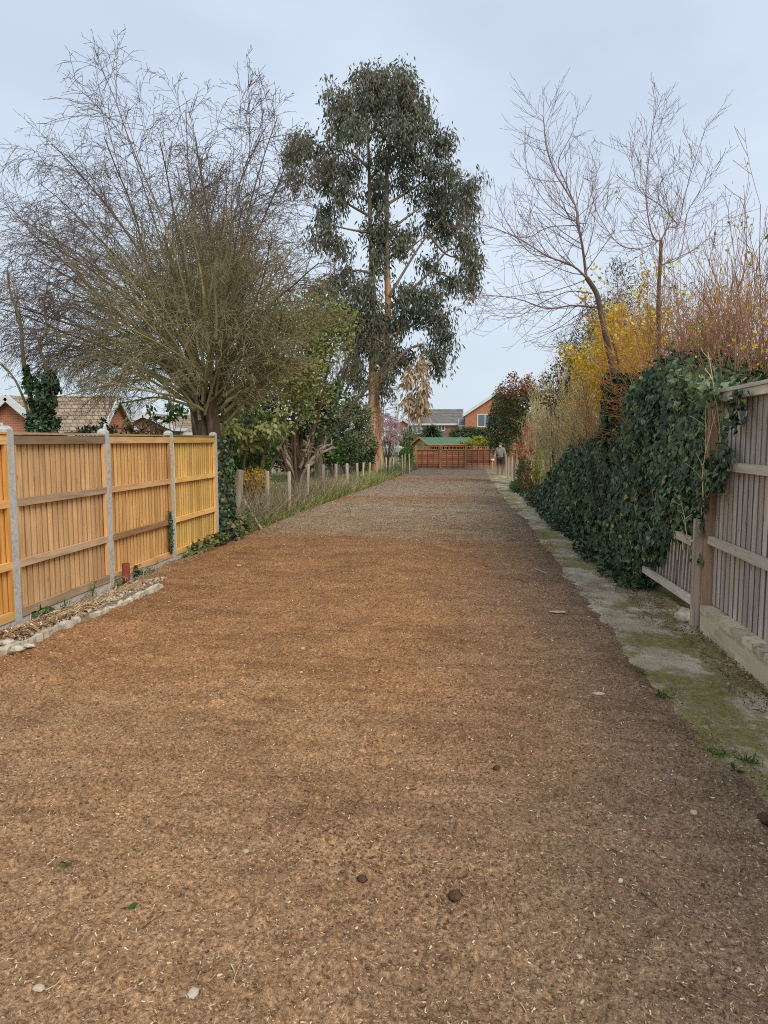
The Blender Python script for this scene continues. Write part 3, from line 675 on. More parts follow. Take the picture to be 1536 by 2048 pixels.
for ya_ in (.35, 1.3): mb = MB(); mb.box(-.012, -.003, ya_, ya_ + .5, 1.3, 1.5, .5); mb.build('window', M_glass, sh, loc=O3)
mb = MB(); k = (rz - ez) / (WY / 2)
slab(mb, (-.22, -.25, ez - .25 * k), (LX + .2, -.25, ez - .25 * k), (LX + .2, WY / 2, rz), (-.22, WY / 2, rz), .03); slab(mb, (-.22, WY + .25, ez - .25 * k), (LX + .2, WY + .25, ez - .25 * k), (LX + .2, WY / 2, rz), (-.22, WY / 2, rz), .03)
mb.build('roof', M_shedroof, sh, loc=O3)
mb = MB()
for xx_ in (-.25, LX + .23):
    mb.bar((xx_, -.27, ez - .22 * k), (xx_, WY / 2, rz + .03), .1, .03); mb.bar((xx_, WY + .27, ez - .22 * k), (xx_, WY / 2, rz + .03), .1, .03)
mb.bar((-.22, -.27, ez - .28 * k), (LX + .2, -.27, ez - .28 * k), .07, .03)
mb.build('fascia', M_shed, sh, loc=O3)

# ------------------------------------------------------------------ houses
def window(parent, face, x0, x1, z0, z1, y, bars=1, t=.09):
    """on a wall facing -y"""
    mb = MB()
    mb.box(x0, x1, y - .03, y + .03, z0, z0 + t, .5); mb.box(x0, x1, y - .03, y + .03, z1 - t, z1, .5)
    for q in range(bars + 2):
        xx_ = x0 + (x1 - x0 - t) * q / (bars + 1); mb.box(xx_, xx_ + t, y - .028, y + .028, z0 + t, z1 - t, .5)
    f = mb.build('window', M_white, parent)
    mb = MB(); mb.box(x0 + .02, x1 - .02, y + .0, y + .012, z0 + .02, z1 - .02, .5); mb.build('pane', M_glass, f)
def gable_house(name, label, c, wx, wy, ez, rz, ridge, wallm, roofm, wins=(), ov=.3, chim=None):
    x0, x1, y0, y1 = c[0] - wx / 2, c[0] + wx / 2, c[1], c[1] + wy
    h = thing(name, label, 'house', (c[0], c[1] + wy / 2, 0))
    mb = MB(); mb.box(x0, x1, y0, y1, -.05, ez, .5)
    cx, cy = (x0 + x1) / 2, (y0 + y1) / 2
    if ridge == 'x':   # ridge runs along x, eave faces the garden
        mb.add([(x0, y0, ez), (x0, y1, ez), (x0, cy, rz)], [(0, 1, 2)]); mb.add([(x1, y0, ez), (x1, y1, ez), (x1, cy, rz)], [(0, 2, 1)])
    else:
        mb.add([(x0, y0, ez), (x1, y0, ez), (cx, y0, rz)], [(0, 1, 2)]); mb.add([(x0, y1, ez), (x1, y1, ez), (cx, y1, rz)], [(0, 2, 1)])
    mb.build('wall', wallm, h)
    mb = MB(); s = ov
    if ridge == 'x':
        k = (rz - ez) / (wy / 2)
        slab(mb, (x0 - s, y0 - s, ez - s * k), (x1 + s, y0 - s, ez - s * k), (x1 + s, cy, rz), (x0 - s, cy, rz), .12); slab(mb, (x0 - s, y1 + s, ez - s * k), (x1 + s, y1 + s, ez - s * k), (x1 + s, cy, rz), (x0 - s, cy, rz), .12)
    else:
        k = (rz - ez) / (wx / 2)
        slab(mb, (x0 - s, y0 - s, ez - s * k), (x0 - s, y1 + s, ez - s * k), (cx, y1 + s, rz), (cx, y0 - s, rz), .12); slab(mb, (x1 + s, y0 - s, ez - s * k), (x1 + s, y1 + s, ez - s * k), (cx, y1 + s, rz), (cx, y0 - s, rz), .12)
    rf = mb.build('roof', roofm, h)
    mb = MB()
    if ridge == 'x':
        mb.box(x0 - s, x1 + s, y0 - s - .04, y0 - s + .03, ez - s * k - .16, ez - s * k + .06, .5)
        for xx_ in (x0 - s - .02, x1 + s + .02): mb.bar((xx_, y0 - s, ez - s * k), (xx_, cy, rz), .24, .05); mb.bar((xx_, y1 + s, ez - s * k), (xx_, cy, rz), .24, .05)
    else:
        for yy_ in (y0 - s - .02,): mb.bar((x0 - s, yy_, ez - s * k), (cx, yy_, rz), .3, .05); mb.bar((x1 + s, yy_, ez - s * k), (cx, yy_, rz), .3, .05)
        mb.box(x0 - s - .05, x0 - s + .03, y0 - s, y1 + s, ez - s * k - .14, ez - s * k + .08, .5)
        mb.box(x1 + s - .03, x1 + s + .05, y0 - s, y1 + s, ez - s * k - .14, ez - s * k + .08, .5)
    mb.build('bargeboard', M_white, h)
    for (a, b, z0, z1, nb) in wins: window(h, 0, a, b, z0, z1, y0 - .01, nb)
    if chim:
        mb = MB(); a, b, z = chim; mb.box(a - .12, a + .12, b - .12, b + .12, z - 1.2, z + .5, .5); mb.build('chimney', M_white, rf)
    return h
# left: brick gable end with its long tiled wing, then a lower one
def px_at(px, y): return at(px, 880, y)[0]
def z_at(py, y, px=900): return at(px, py, y)[2]
D = 30
gable_house('gabled_house', 'red brick gable end with white bargeboards at the far left', (px_at(24, D), D, 0), 3.6, 8, z_at(862, D), z_at(795, D, 25), 'y', M_brickred, M_tilebr,
            [(px_at(-25, D), px_at(8, D), 1.2, 2.55, 1)])
gable_house('tiled_bungalow', 'bungalow with broad tan tiled roof behind the left fence', (px_at(122, D + 1), D + 1, 0), 3.6, 3.0, z_at(856, D + 1), z_at(796, D + 2.5, 130), 'x', M_brickred, M_tilebr,
            [(px_at(118, D + 1), px_at(150, D + 1), 1.0, 2.1, 2)], .25, (px_at(180, D + 2.5), D + 2.5, z_at(806, D + 2.5)))
D = 44
gable_house('brick_bungalow', 'low brick bungalow with a brown roof beyond the bare tree', (px_at(292, D), D, 0), 3.4, 9, z_at(852, D), z_at(829, D, 290), 'y', M_brickbr, M_tilebr)
gable_house('brown_roof_bungalow', 'bungalow with brown tiled roof and white gutter beside the tree trunk', (px_at(335, D + 1), D + 1.5, 0), 3.4, 6, z_at(862, D), z_at(832, D + 4, 330), 'x', M_brickbr, M_tilebr)
# far end
D = 88
A = lambda px: px_at(px, D)
h = gable_house('end_house', 'brown brick house with a dark tiled roof beyond the summerhouse', (A(873), D, 0), A(921) - A(826), 8, z_at(846, D), z_at(820, D + 4), 'x', M_brickbr, M_tilegr,
            [(A(825), A(843), z_at(868, D), z_at(853, D), 1), (A(876), A(890), z_at(862, D), z_at(846.5, D), 1)], .25)
mb = MB(); mb.box(A(823), A(891), D - .06, D - .01, z_at(893, D), z_at(867, D), .5); mb.build('cladding', M_slate, h)
mb = MB(); mb.box(A(838) , A(838) + .14, D + 1, D + 1.14, z_at(838, D), z_at(817, D), .5); mb.build('chimney', M_white, h)
mb = MB(); V, F = CLOD; mb.add(V * (.14, .07, .14) + (A(905), D - .07, z_at(849, D)), F, .5); mb.build('lamp', M_white, h)
gable_house('small_gable_house', 'small gabled brick house left of the dead hanging foliage', (A(801), D + 3, 0), A(818) - A(785) , 6, z_at(849, D + 3), z_at(838, D + 3), 'y', M_brickbr, M_tilegr,
            [(A(801), A(813), z_at(868, D + 3), z_at(855, D + 3), 1)], .2)
D = 80
A = lambda px: px_at(px, D)
h = gable_house('large_gable_house', 'tall red brick gable with a white window at the right end', (A(998), D, 0), (A(998) - A(930)) * 2, 9, z_at(828, D), z_at(783, D), 'y', M_brickred, M_tilegr,
            [(A(954), A(985), z_at(854, D), z_at(828, D), 1)], .25)
gable_house('link_house', 'narrow white-framed link between the brown and red houses', (A(924), 86, 0), .9, 5, z_at(850, 86), z_at(838, 86), 'x', M_white, M_tilegr, [(A(920), A(928), z_at(872, 86), z_at(852, 86), 0)], .1)

# gazebo tent
D = 50
tx = px_at(780, D); tent = thing('gazebo', 'pale green gazebo tent right of the big pale trunk', 'gazebo', (tx, D, 0))
mb = MB(); zt, ze, zv = z_at(884, D), z_at(896, D), z_at(903, D); r_ = .95
c4 = [(tx - r_, D - r_), (tx + r_, D - r_), (tx + r_, D + r_), (tx - r_, D + r_)]
mb.add([(a, b, ze) for a, b in c4] + [(a, b, zv) for a, b in c4] + [(tx, D, zt)], [(0, 1, 8), (1, 2, 8), (2, 3, 8), (3, 0, 8)], .5)
mb.add([(a, b, ze) for a, b in c4] + [(a, b, zv) for a, b in c4], [(4, 5, 1, 0), (5, 6, 2, 1), (6, 7, 3, 2), (7, 4, 0, 3)], .5)
mb.build('canopy', plain('tent_cloth', srgb(186, 198, 184), .8, 0, .05), tent)
for a, b in c4: mb = MB(); mb.path([(a, b, 0), (a, b, ze)], [.03, .03], 6); mb.build('pole', M_white, tent)
bf = thing('bird_feeder', 'small white bird feeder on a pole beside the gazebo', 'bird feeder', (px_at(797, 47.5), 47.5, 0))
mb = MB(); mb.path([(px_at(797, 47.5), 47.5, 0), (px_at(797, 47.5), 47.5, 1.9)], [.025, .025], 6); mb.build('pole', M_white, bf)
mb = MB(); x_ = px_at(797, 47.5); mb.box(x_ - .14, x_ + .14, 47.36, 47.64, 1.9, 1.94, .5); mb.add([(x_ - .2, 47.3, 2.06), (x_ + .2, 47.3, 2.06), (x_ + .2, 47.7, 2.06), (x_ - .2, 47.7, 2.06), (x_, 47.5, 2.2)], [(0, 1, 4), (1, 2, 4), (2, 3, 4), (3, 0, 4)]); mb.build('roof', M_white, bf)

# ------------------------------------------------------------------ plant builders
def v3(a): return (a[0], a[1], a[2])
def grow(mb, p, d, L, r, lvl, P, rn, rnd=None):
    n = P['seg'][lvl]; st = L / n; wg = P['wig'][lvl]; tp = P['trop'][lvl]
    pts = [p]; ds = [d]; x, y, z = p; a, b, c = d
    env = P.get('env'); tol = rn.uniform(.9, 1.08) if env else 0
    for i in range(n):
        if env and i > 1 and math.sqrt(((x - env[0][0]) / env[1][0]) ** 2 + ((y - env[0][1]) / env[1][1]) ** 2 + ((z - env[0][2]) / env[1][2]) ** 2) > tol: break
        a += rn.uniform(-wg, wg); b += rn.uniform(-wg, wg); c += rn.uniform(-wg, wg) + tp
        m = math.sqrt(a * a + b * b + c * c) + 1e-9; a /= m; b /= m; c /= m
        x += a * st; y += b * st; z += c * st
        pts.append((x, y, z)); ds.append((a, b, c))
    e = P.get('taper', .3)
    radii = [max(P['rmin'], r * (1 - (1 - e) * i / n)) for i in range(len(pts))]
    rv = rn.random() if rnd is None else rnd
    mb.path(pts, radii, P['k'][lvl], rv)
    if 'tips' in P and lvl == P['levels']: P['tips'].append((pts[-1], ds[-1])); P['tips'].append((pts[len(pts) // 2], ds[len(pts) // 2]))
    if lvl >= P['levels']: return
    sprout(mb, pts, ds, L, radii, lvl, P, rn)
def sprout(mb, pts, ds, L, radii, lvl, P, rn):
    n = len(pts) - 1
    k = P['n'][lvl]; k = int(k * rn.uniform(.75, 1.25) + .5)
    for q in range(k):
        t = P['t0'][lvl] + (1 - P['t0'][lvl]) * (q + rn.random()) / max(k, 1); t = min(t, .999)
        i = int(t * n); f = t * n - i
        pp = tuple(pts[i][j] * (1 - f) + pts[i + 1][j] * f for j in range(3))
        d = ds[min(i + 1, n)]
        # random perpendicular
        u = (rn.gauss(0, 1), rn.gauss(0, 1), rn.gauss(0, 1) + P.get('upb', 0)); dt = u[0] * d[0] + u[1] * d[1] + u[2] * d[2]
        u = (u[0] - dt * d[0], u[1] - dt * d[1], u[2] - dt * d[2]); m = math.sqrt(u[0] ** 2 + u[1] ** 2 + u[2] ** 2) + 1e-9
        an = R(rn.uniform(*P['ang'][lvl])); s_, c_ = math.sin(an), math.cos(an)
        nd = (d[0] * c_ + u[0] / m * s_, d[1] * c_ + u[1] / m * s_, d[2] * c_ + u[2] / m * s_)
        r0 = radii[min(i, n)]
        grow(mb, pp, nd, L * P['len'][lvl] * rn.uniform(.6, 1.15) * (1 - .45 * t), max(P['rmin'], min(r0 * .75, r0 * P['rr'])), lvl + 1, P, rn)
def smooth_path(pts, n):
    """Catmull-Rom through pts"""
    P = np.array(pts, float); P = np.vstack([2 * P[0] - P[1], P, 2 * P[-1] - P[-2]]); out = []
    m = len(P) - 3
    for q in range(n + 1):
        t = q / n * m; i = min(int(t), m - 1); f = t - i
        a, b, c, d = P[i], P[i + 1], P[i + 2], P[i + 3]
        out.append(tuple(.5 * ((2 * b) + (c - a) * f + (2 * a - 5 * b + 4 * c - d) * f * f + (3 * b - a - 3 * c + d) * f ** 3)))
    return out
def limb(mb, px, y, r0, r1, n=12, k=7, dy=0.0, rnd=None):
    """px: photo points along the limb, y: depth (dy more at its end)"""
    m = len(px) - 1
    P = [at(a, b, y + dy * i / m) for i, (a, b) in enumerate(px)]
    pts = smooth_path(P, n); radii = [r0 + (r1 - r0) * (i / n) ** .8 for i in range(n + 1)]
    mb.path(pts, radii, k, rnd)
    ds = unit(np.gradient(np.array(pts), axis=0)); L = float(np.linalg.norm(np.diff(np.array(pts), axis=0), axis=1).sum())
    return pts, [tuple(v) for v in ds], L, radii
def foliage(mb, c, rad, n, size, T=OVAL, rg=None, clumps=40, cs=.3, shell=.55, droop=0.0, rnd=None, flat=0.0, zmin=0.02, mi=0):
    rg = rg or np.random.default_rng(int(abs(c[0] * 100 + c[1])))
    c = np.array(c, float); rad = np.array(rad, float)
    D = rand_dirs(rg, clumps); cc = D * (shell + (1 - shell) * rg.random((clumps, 1))) * rg.uniform(.85, 1.1, (clumps, 1))
    w_ = rg.uniform(.6, 1.4, clumps); idx = rg.choice(clumps, n, p=w_ / w_.sum())
    off = rand_dirs(rg, n) * (rg.random((n, 1)) ** .45) * cs * rg.uniform(.7, 1.2, clumps)[idx][:, None]
    P = c + (cc[idx] + off) * rad
    out = unit(off * 1.0 + cc[idx] * .5 + rg.normal(0, .35, (n, 3)) * 1.0); 
    Y = unit(rand_dirs(rg, n) + out * .5 + np.array([0, 0, -droop * 2]))
    Z = unit(out + np.array([0, 0, .5]))
    kp = P[:, 2] > zmin
    s = size * rg.uniform(.6, 1.25, n)
    rv = rg.random(n) if rnd is None else rnd(P, rg)
    rv = np.clip(rv * .7 + .3 * rg.random(clumps)[idx], 0, 1) if rnd is None else rv
    mb.batch(T[0], T[1], P[kp], frames(Y, Z)[kp], s[kp], rnd=rv[kp], mi=mi)
    return c + cc * rad
def simple_trunk(mb, base, tips, r, rn, k=6):
    for t in tips:
        m = [(base[j] * (1 - f) + t[j] * f + (rn.uniform(-.1, .1) if 0 < f < 1 else 0) * (1 if j < 2 else 0)) for f in (0,) for j in range(3)]
        P = [tuple(base[j] * (1 - f) + t[j] * f + (rn.uniform(-.04, .04) * abs(t[2] - base[2]) * (0 < f < 1) if j < 2 else 0) for j in range(3)) for f in (0, .25, .5, .75, 1)]
        mb.path(P, [r, r * .8, r * .6, r * .4, r * .2], k)

# ------------------------------------------------------------------ big bare tree on the left
def elmmat():
    m, n, b, out = newmat('mossy_twigs')
    f = at(405, 700, 13.35); tc_ = N(n, 'ShaderNodeTexCoord'); vm = N(n, 'ShaderNodeVectorMath', operation='SUBTRACT'); n.links.new(tc_.outputs['Object'], vm.inputs[0]); vm.inputs[1].default_value = f
    ln = N(n, 'ShaderNodeVectorMath', operation='LENGTH'); n.links.new(vm.outputs[0], ln.inputs[0])
    d = math_(n, 'ADD', math_(n, 'DIVIDE', ln.outputs['Value'], 5.0), math_(n, 'MULTIPLY', math_(n, 'SUBTRACT', noise(n, .9, 3), .5), .5))
    c = ramp(n, d, [(.12, srgb(156, 146, 106)), (.38, srgb(156, 144, 108)), (.6, srgb(118, 101, 92))])
    c = mixc(n, .7, c, ramp(n, attr(n), [(0, (.5, .5, .5)), (1, (1.5, 1.5, 1.5))]), 'MULTIPLY')
    n.links.new(c, b.inputs['Base Color']); b.inputs['Roughness'].default_value = .9; b.inputs['Specular IOR Level'].default_value = .15; return m
M_elm = elmmat()
rn = random.Random(21); random.seed(21)
TY = 13.35
bt = thing('bare_tree', 'big bare spreading tree with arching twigs behind the end of the golden fence', 'tree', v3(gnd(443, 1070)))
mb = MB()
limb(mb, [(446, 1085), (440, 1000), (436, 920), (428, 860), (424, 800), (440, 740)], TY, .17, .10, 14, 10)
limb(mb, [(432, 1075), (424, 960), (412, 880), (400, 830), (372, 770), (330, 715)], TY + .15, .20, .10, 14, 10)
limb(mb, [(436, 1070), (425, 900), (414, 850), (395, 780), (385, 700), (375, 620)], TY + .35, .18, .08, 14, 9)
P0 = dict(seg=[10, 8, 6, 4], wig=[.09, .09, .12, .16], trop=[-.045, -.075, -.10, -.07], k=[6, 4, 3, 3], n=[11, 9, 4, 0], t0=[.2, .08, .12], ang=[(18, 50), (22, 60), (25, 65)],
          len=[.55, .55, .5], rr=.5, rmin=.0032, levels=3, taper=.22)
fork = at(405, 815, TY); tw = MB(); P0['env'] = (at(292, 495, TY), (3.75, 3.1, 3.2))
for q in range(70):
    while True:
        d = unit(np.array([rn.gauss(-.25, 1), rn.gauss(0, .7), rn.gauss(.62, .6)]))
        if d[2] > (.1 if d[0] < -.3 else -.02) and not (d[0] > .75 and d[2] < .12): break
    L_ = 1 / math.sqrt((d[0] / (5.0 if d[0] < 0 else 3.1)) ** 2 + (d[1] / 2.8) ** 2 + (d[2] / 5.9) ** 2) * rn.uniform(.76, 1.0)
    p = (fork[0] + rn.uniform(-.1, .35) + d[0] * .2, fork[1] + rn.uniform(-.2, .2), fork[2] + rn.uniform(-.25, .6))
    d = unit(d + (0, 0, .28))
    grow(tw, p, tuple(d), L_, .034 * rn.uniform(.6, 1.2), 0, P0, rn)
# long upright shoots from inside the crown
P1 = dict(P0, trop=[.0, -.02, -.04, -.03], n=[10, 5, 3, 0], len=[.34, .5, .5])
for q in range(5):
    a = rn.uniform(0, 6.28); s_ = rn.uniform(0, 1.3)
    p = (fork[0] + s_ * math.cos(a) + .2, fork[1] + s_ * math.sin(a), fork[2] + rn.uniform(.4, 1.6))
    grow(tw, p, tuple(unit(np.array([math.cos(a) * .3 + rn.gauss(0, .12), math.sin(a) * .3, 1.0]))), rn.uniform(2.6, 3.9), .026, 0, P1, rn)
# a few long low whips reaching over the wire fence
P2 = dict(P0, trop=[-.09, -.05, -.03, 0], n=[5, 3, 0, 0], levels=2, len=[.3, .4, .4])
for q in range(12):
    p = (fork[0] + .2, fork[1] + rn.uniform(-.3, .3), fork[2] + rn.uniform(.1, .9))
    grow(tw, p, tuple(unit(np.array([1, rn.uniform(-.5, .5), rn.uniform(.1, .7)]))), rn.uniform(2.2, 3.6), .011, 0, P2, rn)
mb.build('trunk', M_bark, bt); tw.build('crown', M_elm, bt)
# ivy up its trunk
mb = MB(); r_ = np.random.default_rng(4); n = 1500; z = r_.random(n) ** 1.6 * 1.9; a = r_.random(n) * 6.28
rr = .17 + .05 * r_.random(n) + .12 * np.exp(-z * 4); ic = at(447, 1000, 13.4); P = np.stack([ic[0] + rr * np.cos(a), 13.4 + rr * np.sin(a), z], 1)
Zn = np.stack([np.cos(a), np.sin(a), .3 + 0 * a], 1); Y = np.stack([r_.normal(0, .4, n), r_.normal(0, .4, n), -np.ones(n)], 1)
mb.batch(IVY[0], IVY[1], P, frames(Y, Zn + r_.normal(0, .3, (n, 3))), r_.uniform(.05, .09, n)); tag(mb.build('trunk_ivy', L_ivy), 'ivy sleeve climbing the trunk of the bare tree by the fence end', 'ivy')

# tattered foil balloon caught in it
fb = at(457, 630, TY - .8)
b_ = thing('foil_balloon', 'burst silvery blue balloon with a red striped corner caught in the bare tree', 'balloon', fb)
r_ = np.random.default_rng(2); mb = MB()
for q in range(14):
    P = np.array(fb) + r_.normal(0, .05, 3) * (1.1, .5, 1)
    V = np.array([(-.09, 0, .05), (.02, .03, .1), (.09, 0, .02), (.07, -.02, -.1), (-.03, .02, -.13), (-.1, 0, -.06), (0, .05, 0)]) * r_.uniform(.22, .48) + r_.normal(0, .02, (7, 3))
    mb.add(V + P, [(0, 1, 6), (1, 2, 6), (2, 3, 6), (3, 4, 6), (4, 5, 6), (5, 0, 6)], r_.random())
mb.build('foil', leafmat('foil', [srgb(44, 48, 62), srgb(72, 78, 94), srgb(150, 154, 166)], .1, .3), b_)
mb = MB(); c_ = np.array(fb) + (.11, -.08, .05)
for q in range(4): mb.add(np.array([(-.035, 0, .05 - q * .025), (.03, 0, .035 - q * .025), (.035, 0, .012 - q * .025), (-.03, 0, .027 - q * .025)]) + c_, [(0, 1, 2, 3)], [.1, .9, .1, .9][q])
mb.build('corner', leafmat('foil_stripes', None, 0, .3, [(0, srgb(200, 60, 60)), (.49, srgb(200, 60, 60)), (.51, srgb(230, 226, 224)), (1, srgb(230, 226, 224))]), b_)

# ------------------------------------------------------------------ twisted ivy-clad willow at far left
cw = thing('twisted_willow', 'twisted bare willow with ivy-clad stems standing behind the fence at far left', 'tree', v3(at(80, 1000, 12.5)[:2]) if False else (at(80, 880, 12.5)[0], 12.5, 0))
mb = MB(); rn = random.Random(8)
PW = dict(seg=[9, 8, 6], wig=[.42, .5, .5], trop=[.08, .06, -.04], k=[5, 3, 3], n=[4, 4, 0], t0=[.1, .15], ang=[(20, 50), (25, 60)], len=[.6, .55], rr=.55, rmin=.004, levels=2, taper=.3)
for px, r0, r1 in (([(78, 1000), (74, 900), (62, 800), (50, 740), (44, 690), (40, 640), (22, 590), (14, 540)], .07, .018), ([(84, 1000), (88, 900), (92, 800), (92, 735), (78, 690), (94, 660), (88, 610), (98, 560)], .06, .012),
                   ([(70, 1000), (60, 850), (40, 780), (15, 740), (-15, 720)], .04, .01), ([(90, 980), (100, 820), (108, 760), (120, 715), (112, 660), (130, 620)], .03, .008)):
    pts, ds, L_, rad = limb(mb, px, 12.5, r0, r1, 22, 6)
    pts = [tuple(np.array(q) + np.array([rn.uniform(-.03, .03), rn.uniform(-.05, .05), 0])) for q in pts]
    sprout(mb, pts[10:], ds[10:], 1.3, rad[10:], 0, PW, rn)
mb.build('trunk', M_twig, cw)
mb = MB(); r_ = np.random.default_rng(31)
for (px, py, rx, rz, n) in ((85, 830, .26, .32, 900), (88, 790, .24, .25, 700), (95, 760, .18, .2, 400), (72, 850, .24, .3, 700), (60, 770, .09, .2, 220), (100, 840, .2, .3, 500), (54, 745, .06, .14, 90), (90, 900, .3, .5, 800)):
    foliage(mb, at(px, py, 12.4), (rx, rx, rz), n, .07, IVY, r_, 14, .5, .4, .5)
mb.build('ivy_foliage', L_ivy, cw)

# ------------------------------------------------------------------ eucalyptus
EY = 42.5
eu = thing('eucalyptus_tree', 'tall eucalyptus with dark hanging leaves and a peeling tan trunk', 'tree', (at(752, 900, EY)[0], EY, 0))
mb = MB(); up = MB(); rn = random.Random(3)
C = lambda cx, cy: (540 + cx / 3.011, 100 + cy / 3.011)
pts_tr, _, _, _ = limb(mb, [(753, 950), (752, 900), (749, 840), (748, 790), (748, 745)], EY, .42, .30, 10, 14)
limb(mb, [(757, 790), (768, 720), (775, 640), (776, 598), (774, 540)], EY, .22, .17, 10, 9)
limb(up, [(774, 545), (774, 482), (774, 346), (780, 290), (792, 225)], EY, .17, .05, 12, 8)
limb(mb, [(745, 760), (744, 690), (746, 600), (743, 515)], EY + .3, .22, .15, 10, 9)
limb(up, [(743, 520), (740, 430), (738, 332), (736, 266), (735, 190)], EY + .3, .15, .04, 12, 8)
for P in ([(720, 1480), (870, 1230), (960, 1100), (1040, 1000)], [(780, 1270), (850, 1190), (960, 1100)], [(720, 1560), (950, 1350), (1080, 1200), (1180, 1240)], [(720, 920), (870, 830), (960, 760)],
          [(600, 720), (520, 640), (440, 600), (380, 580)], [(600, 1000), (460, 920), (330, 820), (200, 680)], [(720, 1090), (860, 980), (1050, 860)], [(600, 1100), (480, 1080), (350, 1050)],
          [(720, 1700), (850, 1660), (1000, 1600)], [(700, 1560), (600, 1480), (500, 1450)], [(690, 1720), (600, 1640), (480, 1620)], [(600, 780), (640, 740), (680, 700)], [(590, 560), (640, 460), (700, 420)],
          [(710, 700), (800, 600), (900, 500)], [(620, 1350), (500, 1330), (330, 1420)], [(950, 1100), (1060, 1230), (1200, 1260)], [(1000, 1330), (1100, 1380), (1200, 1420)]):
    limb(up, [C(*p) for p in P], EY + rn.uniform(-.3, .3), .09, .025, 10, 5, dy=rn.uniform(-1.5, 1.5))
limb(up, [C(740, 1900), C(820, 1810), C(920, 1770), (848, 700)], EY - .2, .09, .03, 10, 5, dy=-.8)
limb(up, [(848, 700), (846, 760), (850, 820)], EY - 1.0, .025, .01, 8, 4)
mb.build('trunk', M_euc, eu); up.build('limbs_upper', M_eucup, eu).name = 'upper_limb'
cl = [(570,180,80,90),(680,190,90,90),(820,230,80,90),(440,290,60,70),(420,420,90,110),(560,330,110,110),(700,320,120,120),(850,350,110,110),(930,430,60,90),(520,480,90,80),(700,480,110,70),(850,490,100,100),(1050,560,80,90),(380,560,40,60),(190,580,100,90),(110,650,60,50),(290,640,60,50),(380,690,80,60),(170,750,70,60),(480,720,70,90),(680,640,60,80),(830,640,110,90),(960,720,70,60),(1080,720,60,70),(430,860,60,90),(340,800,60,70),(640,800,60,60),(800,780,60,60),(960,850,90,90),(1080,900,100,110),(1190,880,80,110),(1000,1000,90,90),(1090,1060,90,90),(340,1000,60,90),(340,1120,60,90),(420,1180,60,60),(660,900,60,80),(660,1060,90,80),(680,1180,80,90),(640,1280,60,70),(850,1100,60,40),(790,1200,50,50),(1150,1150,50,60),(1220,1280,60,100),(1210,1400,55,80),(1110,1410,60,70),(960,1280,60,40),(440,1400,90,90),(560,1450,110,110),(500,1600,120,110),(620,1620,90,110),(580,1750,120,100),(680,1820,100,90),(480,1720,70,100),(830,1470,90,80),(950,1480,90,80),(880,1600,110,80),(1010,1620,70,80),(1050,1720,50,60),(780,1650,50,90),(830,1850,40,70),(1000,1830,70,70),(1010,1920,35,60),(740,1900,60,60),(700,1980,50,60),(520,1900,50,80),(500,1980,40,40),(320,1450,70,80),(300,1650,60,80),(400,1560,70,80)]
r_ = np.random.default_rng(12); mb = MB()
def droop_leaves(mb, c, rx, rz, n, ln, spr, r_, rb=None):
    ns = max(3, n // 9); D = rand_dirs(r_, ns) * (r_.random((ns, 1)) ** .42); Pc = np.array(c) + D * (rx, rx * 1.0, rz)
    idx = r_.integers(0, ns, n); off = r_.normal(0, spr, (n, 3)) * (1, 1, 1.3)
    P = Pc[idx] + off; Y = unit(r_.normal(0, .42, (n, 3)) + (0, 0, -1) + unit(off) * .25); Z = rand_dirs(r_, n)
    rv = np.clip(r_.random(n) * .65 + .35 * r_.random(ns)[idx] + (rb or 0), 0, 1)
    mb.batch(LANCE[0] * (1.9, 1, 1), LANCE[1], P, frames(Y, Z), ln * r_.uniform(.6, 1.3, n), rnd=rv)
for (cx, cy, rx, ry) in cl:
    q = C(cx, cy); y = EY + r_.normal(0, 1.3); c = at(q[0], q[1], y); k = y / FPX / 3.011
    droop_leaves(mb, c, rx * k * .92, ry * k * .88, int(rx * ry * .09), .27, .17, r_, .12 if cy < 330 or (cx < 500 and cy < 900) else 0)
    for j in range(2):
        a = r_.random() * 6.28; c2 = np.array(c) + np.array([math.cos(a) * rx * k, r_.normal(0, .5), math.sin(a) * ry * k]) * r_.uniform(.8, 1.25); droop_leaves(mb, c2, .5, .6, 90, .3, .2, r_)
mb.build('crown', L_euc, eu)
mb = MB()
for (px, py, rx, rz, n) in ((820, 760, .35, .9, 160), (840, 735, .3, .9, 160), (845, 790, .4, .9, 220), (832, 820, .5, .6, 200), (818, 800, .35, .5, 100), (850, 815, .3, .4, 90)):
    droop_leaves(mb, at(px, py, EY - 1.0), rx, rz, n, .42, .13, r_)
mb.build('dead_foliage', L_eucdry, eu)
mb = MB()
for q in range(14):
    px = rn.choice([rn.uniform(732, 741), rn.uniform(738, 766), rn.uniform(760, 768)]); p = rn.uniform(745, 860); ln = rn.uniform(30, 130)
    yy0 = EY - .42 + abs(px - 750) * .012; pts = [np.array(at(px + rn.uniform(-2, 2) * i, p + ln * i / 5, yy0 - .03)) for i in range(6)]
    for a_, b_ in zip(pts[:-1], pts[1:]): mb.bar(a_, b_, rn.uniform(.012, .02), rn.uniform(.03, .07), up=(0, 1, 0), rnd=rn.random())
mb.build('peeling_bark', barkmat('bark_strip', srgb(142, 108, 84), srgb(190, 156, 126), 3, (1, 1, .3), .8, .2), eu)

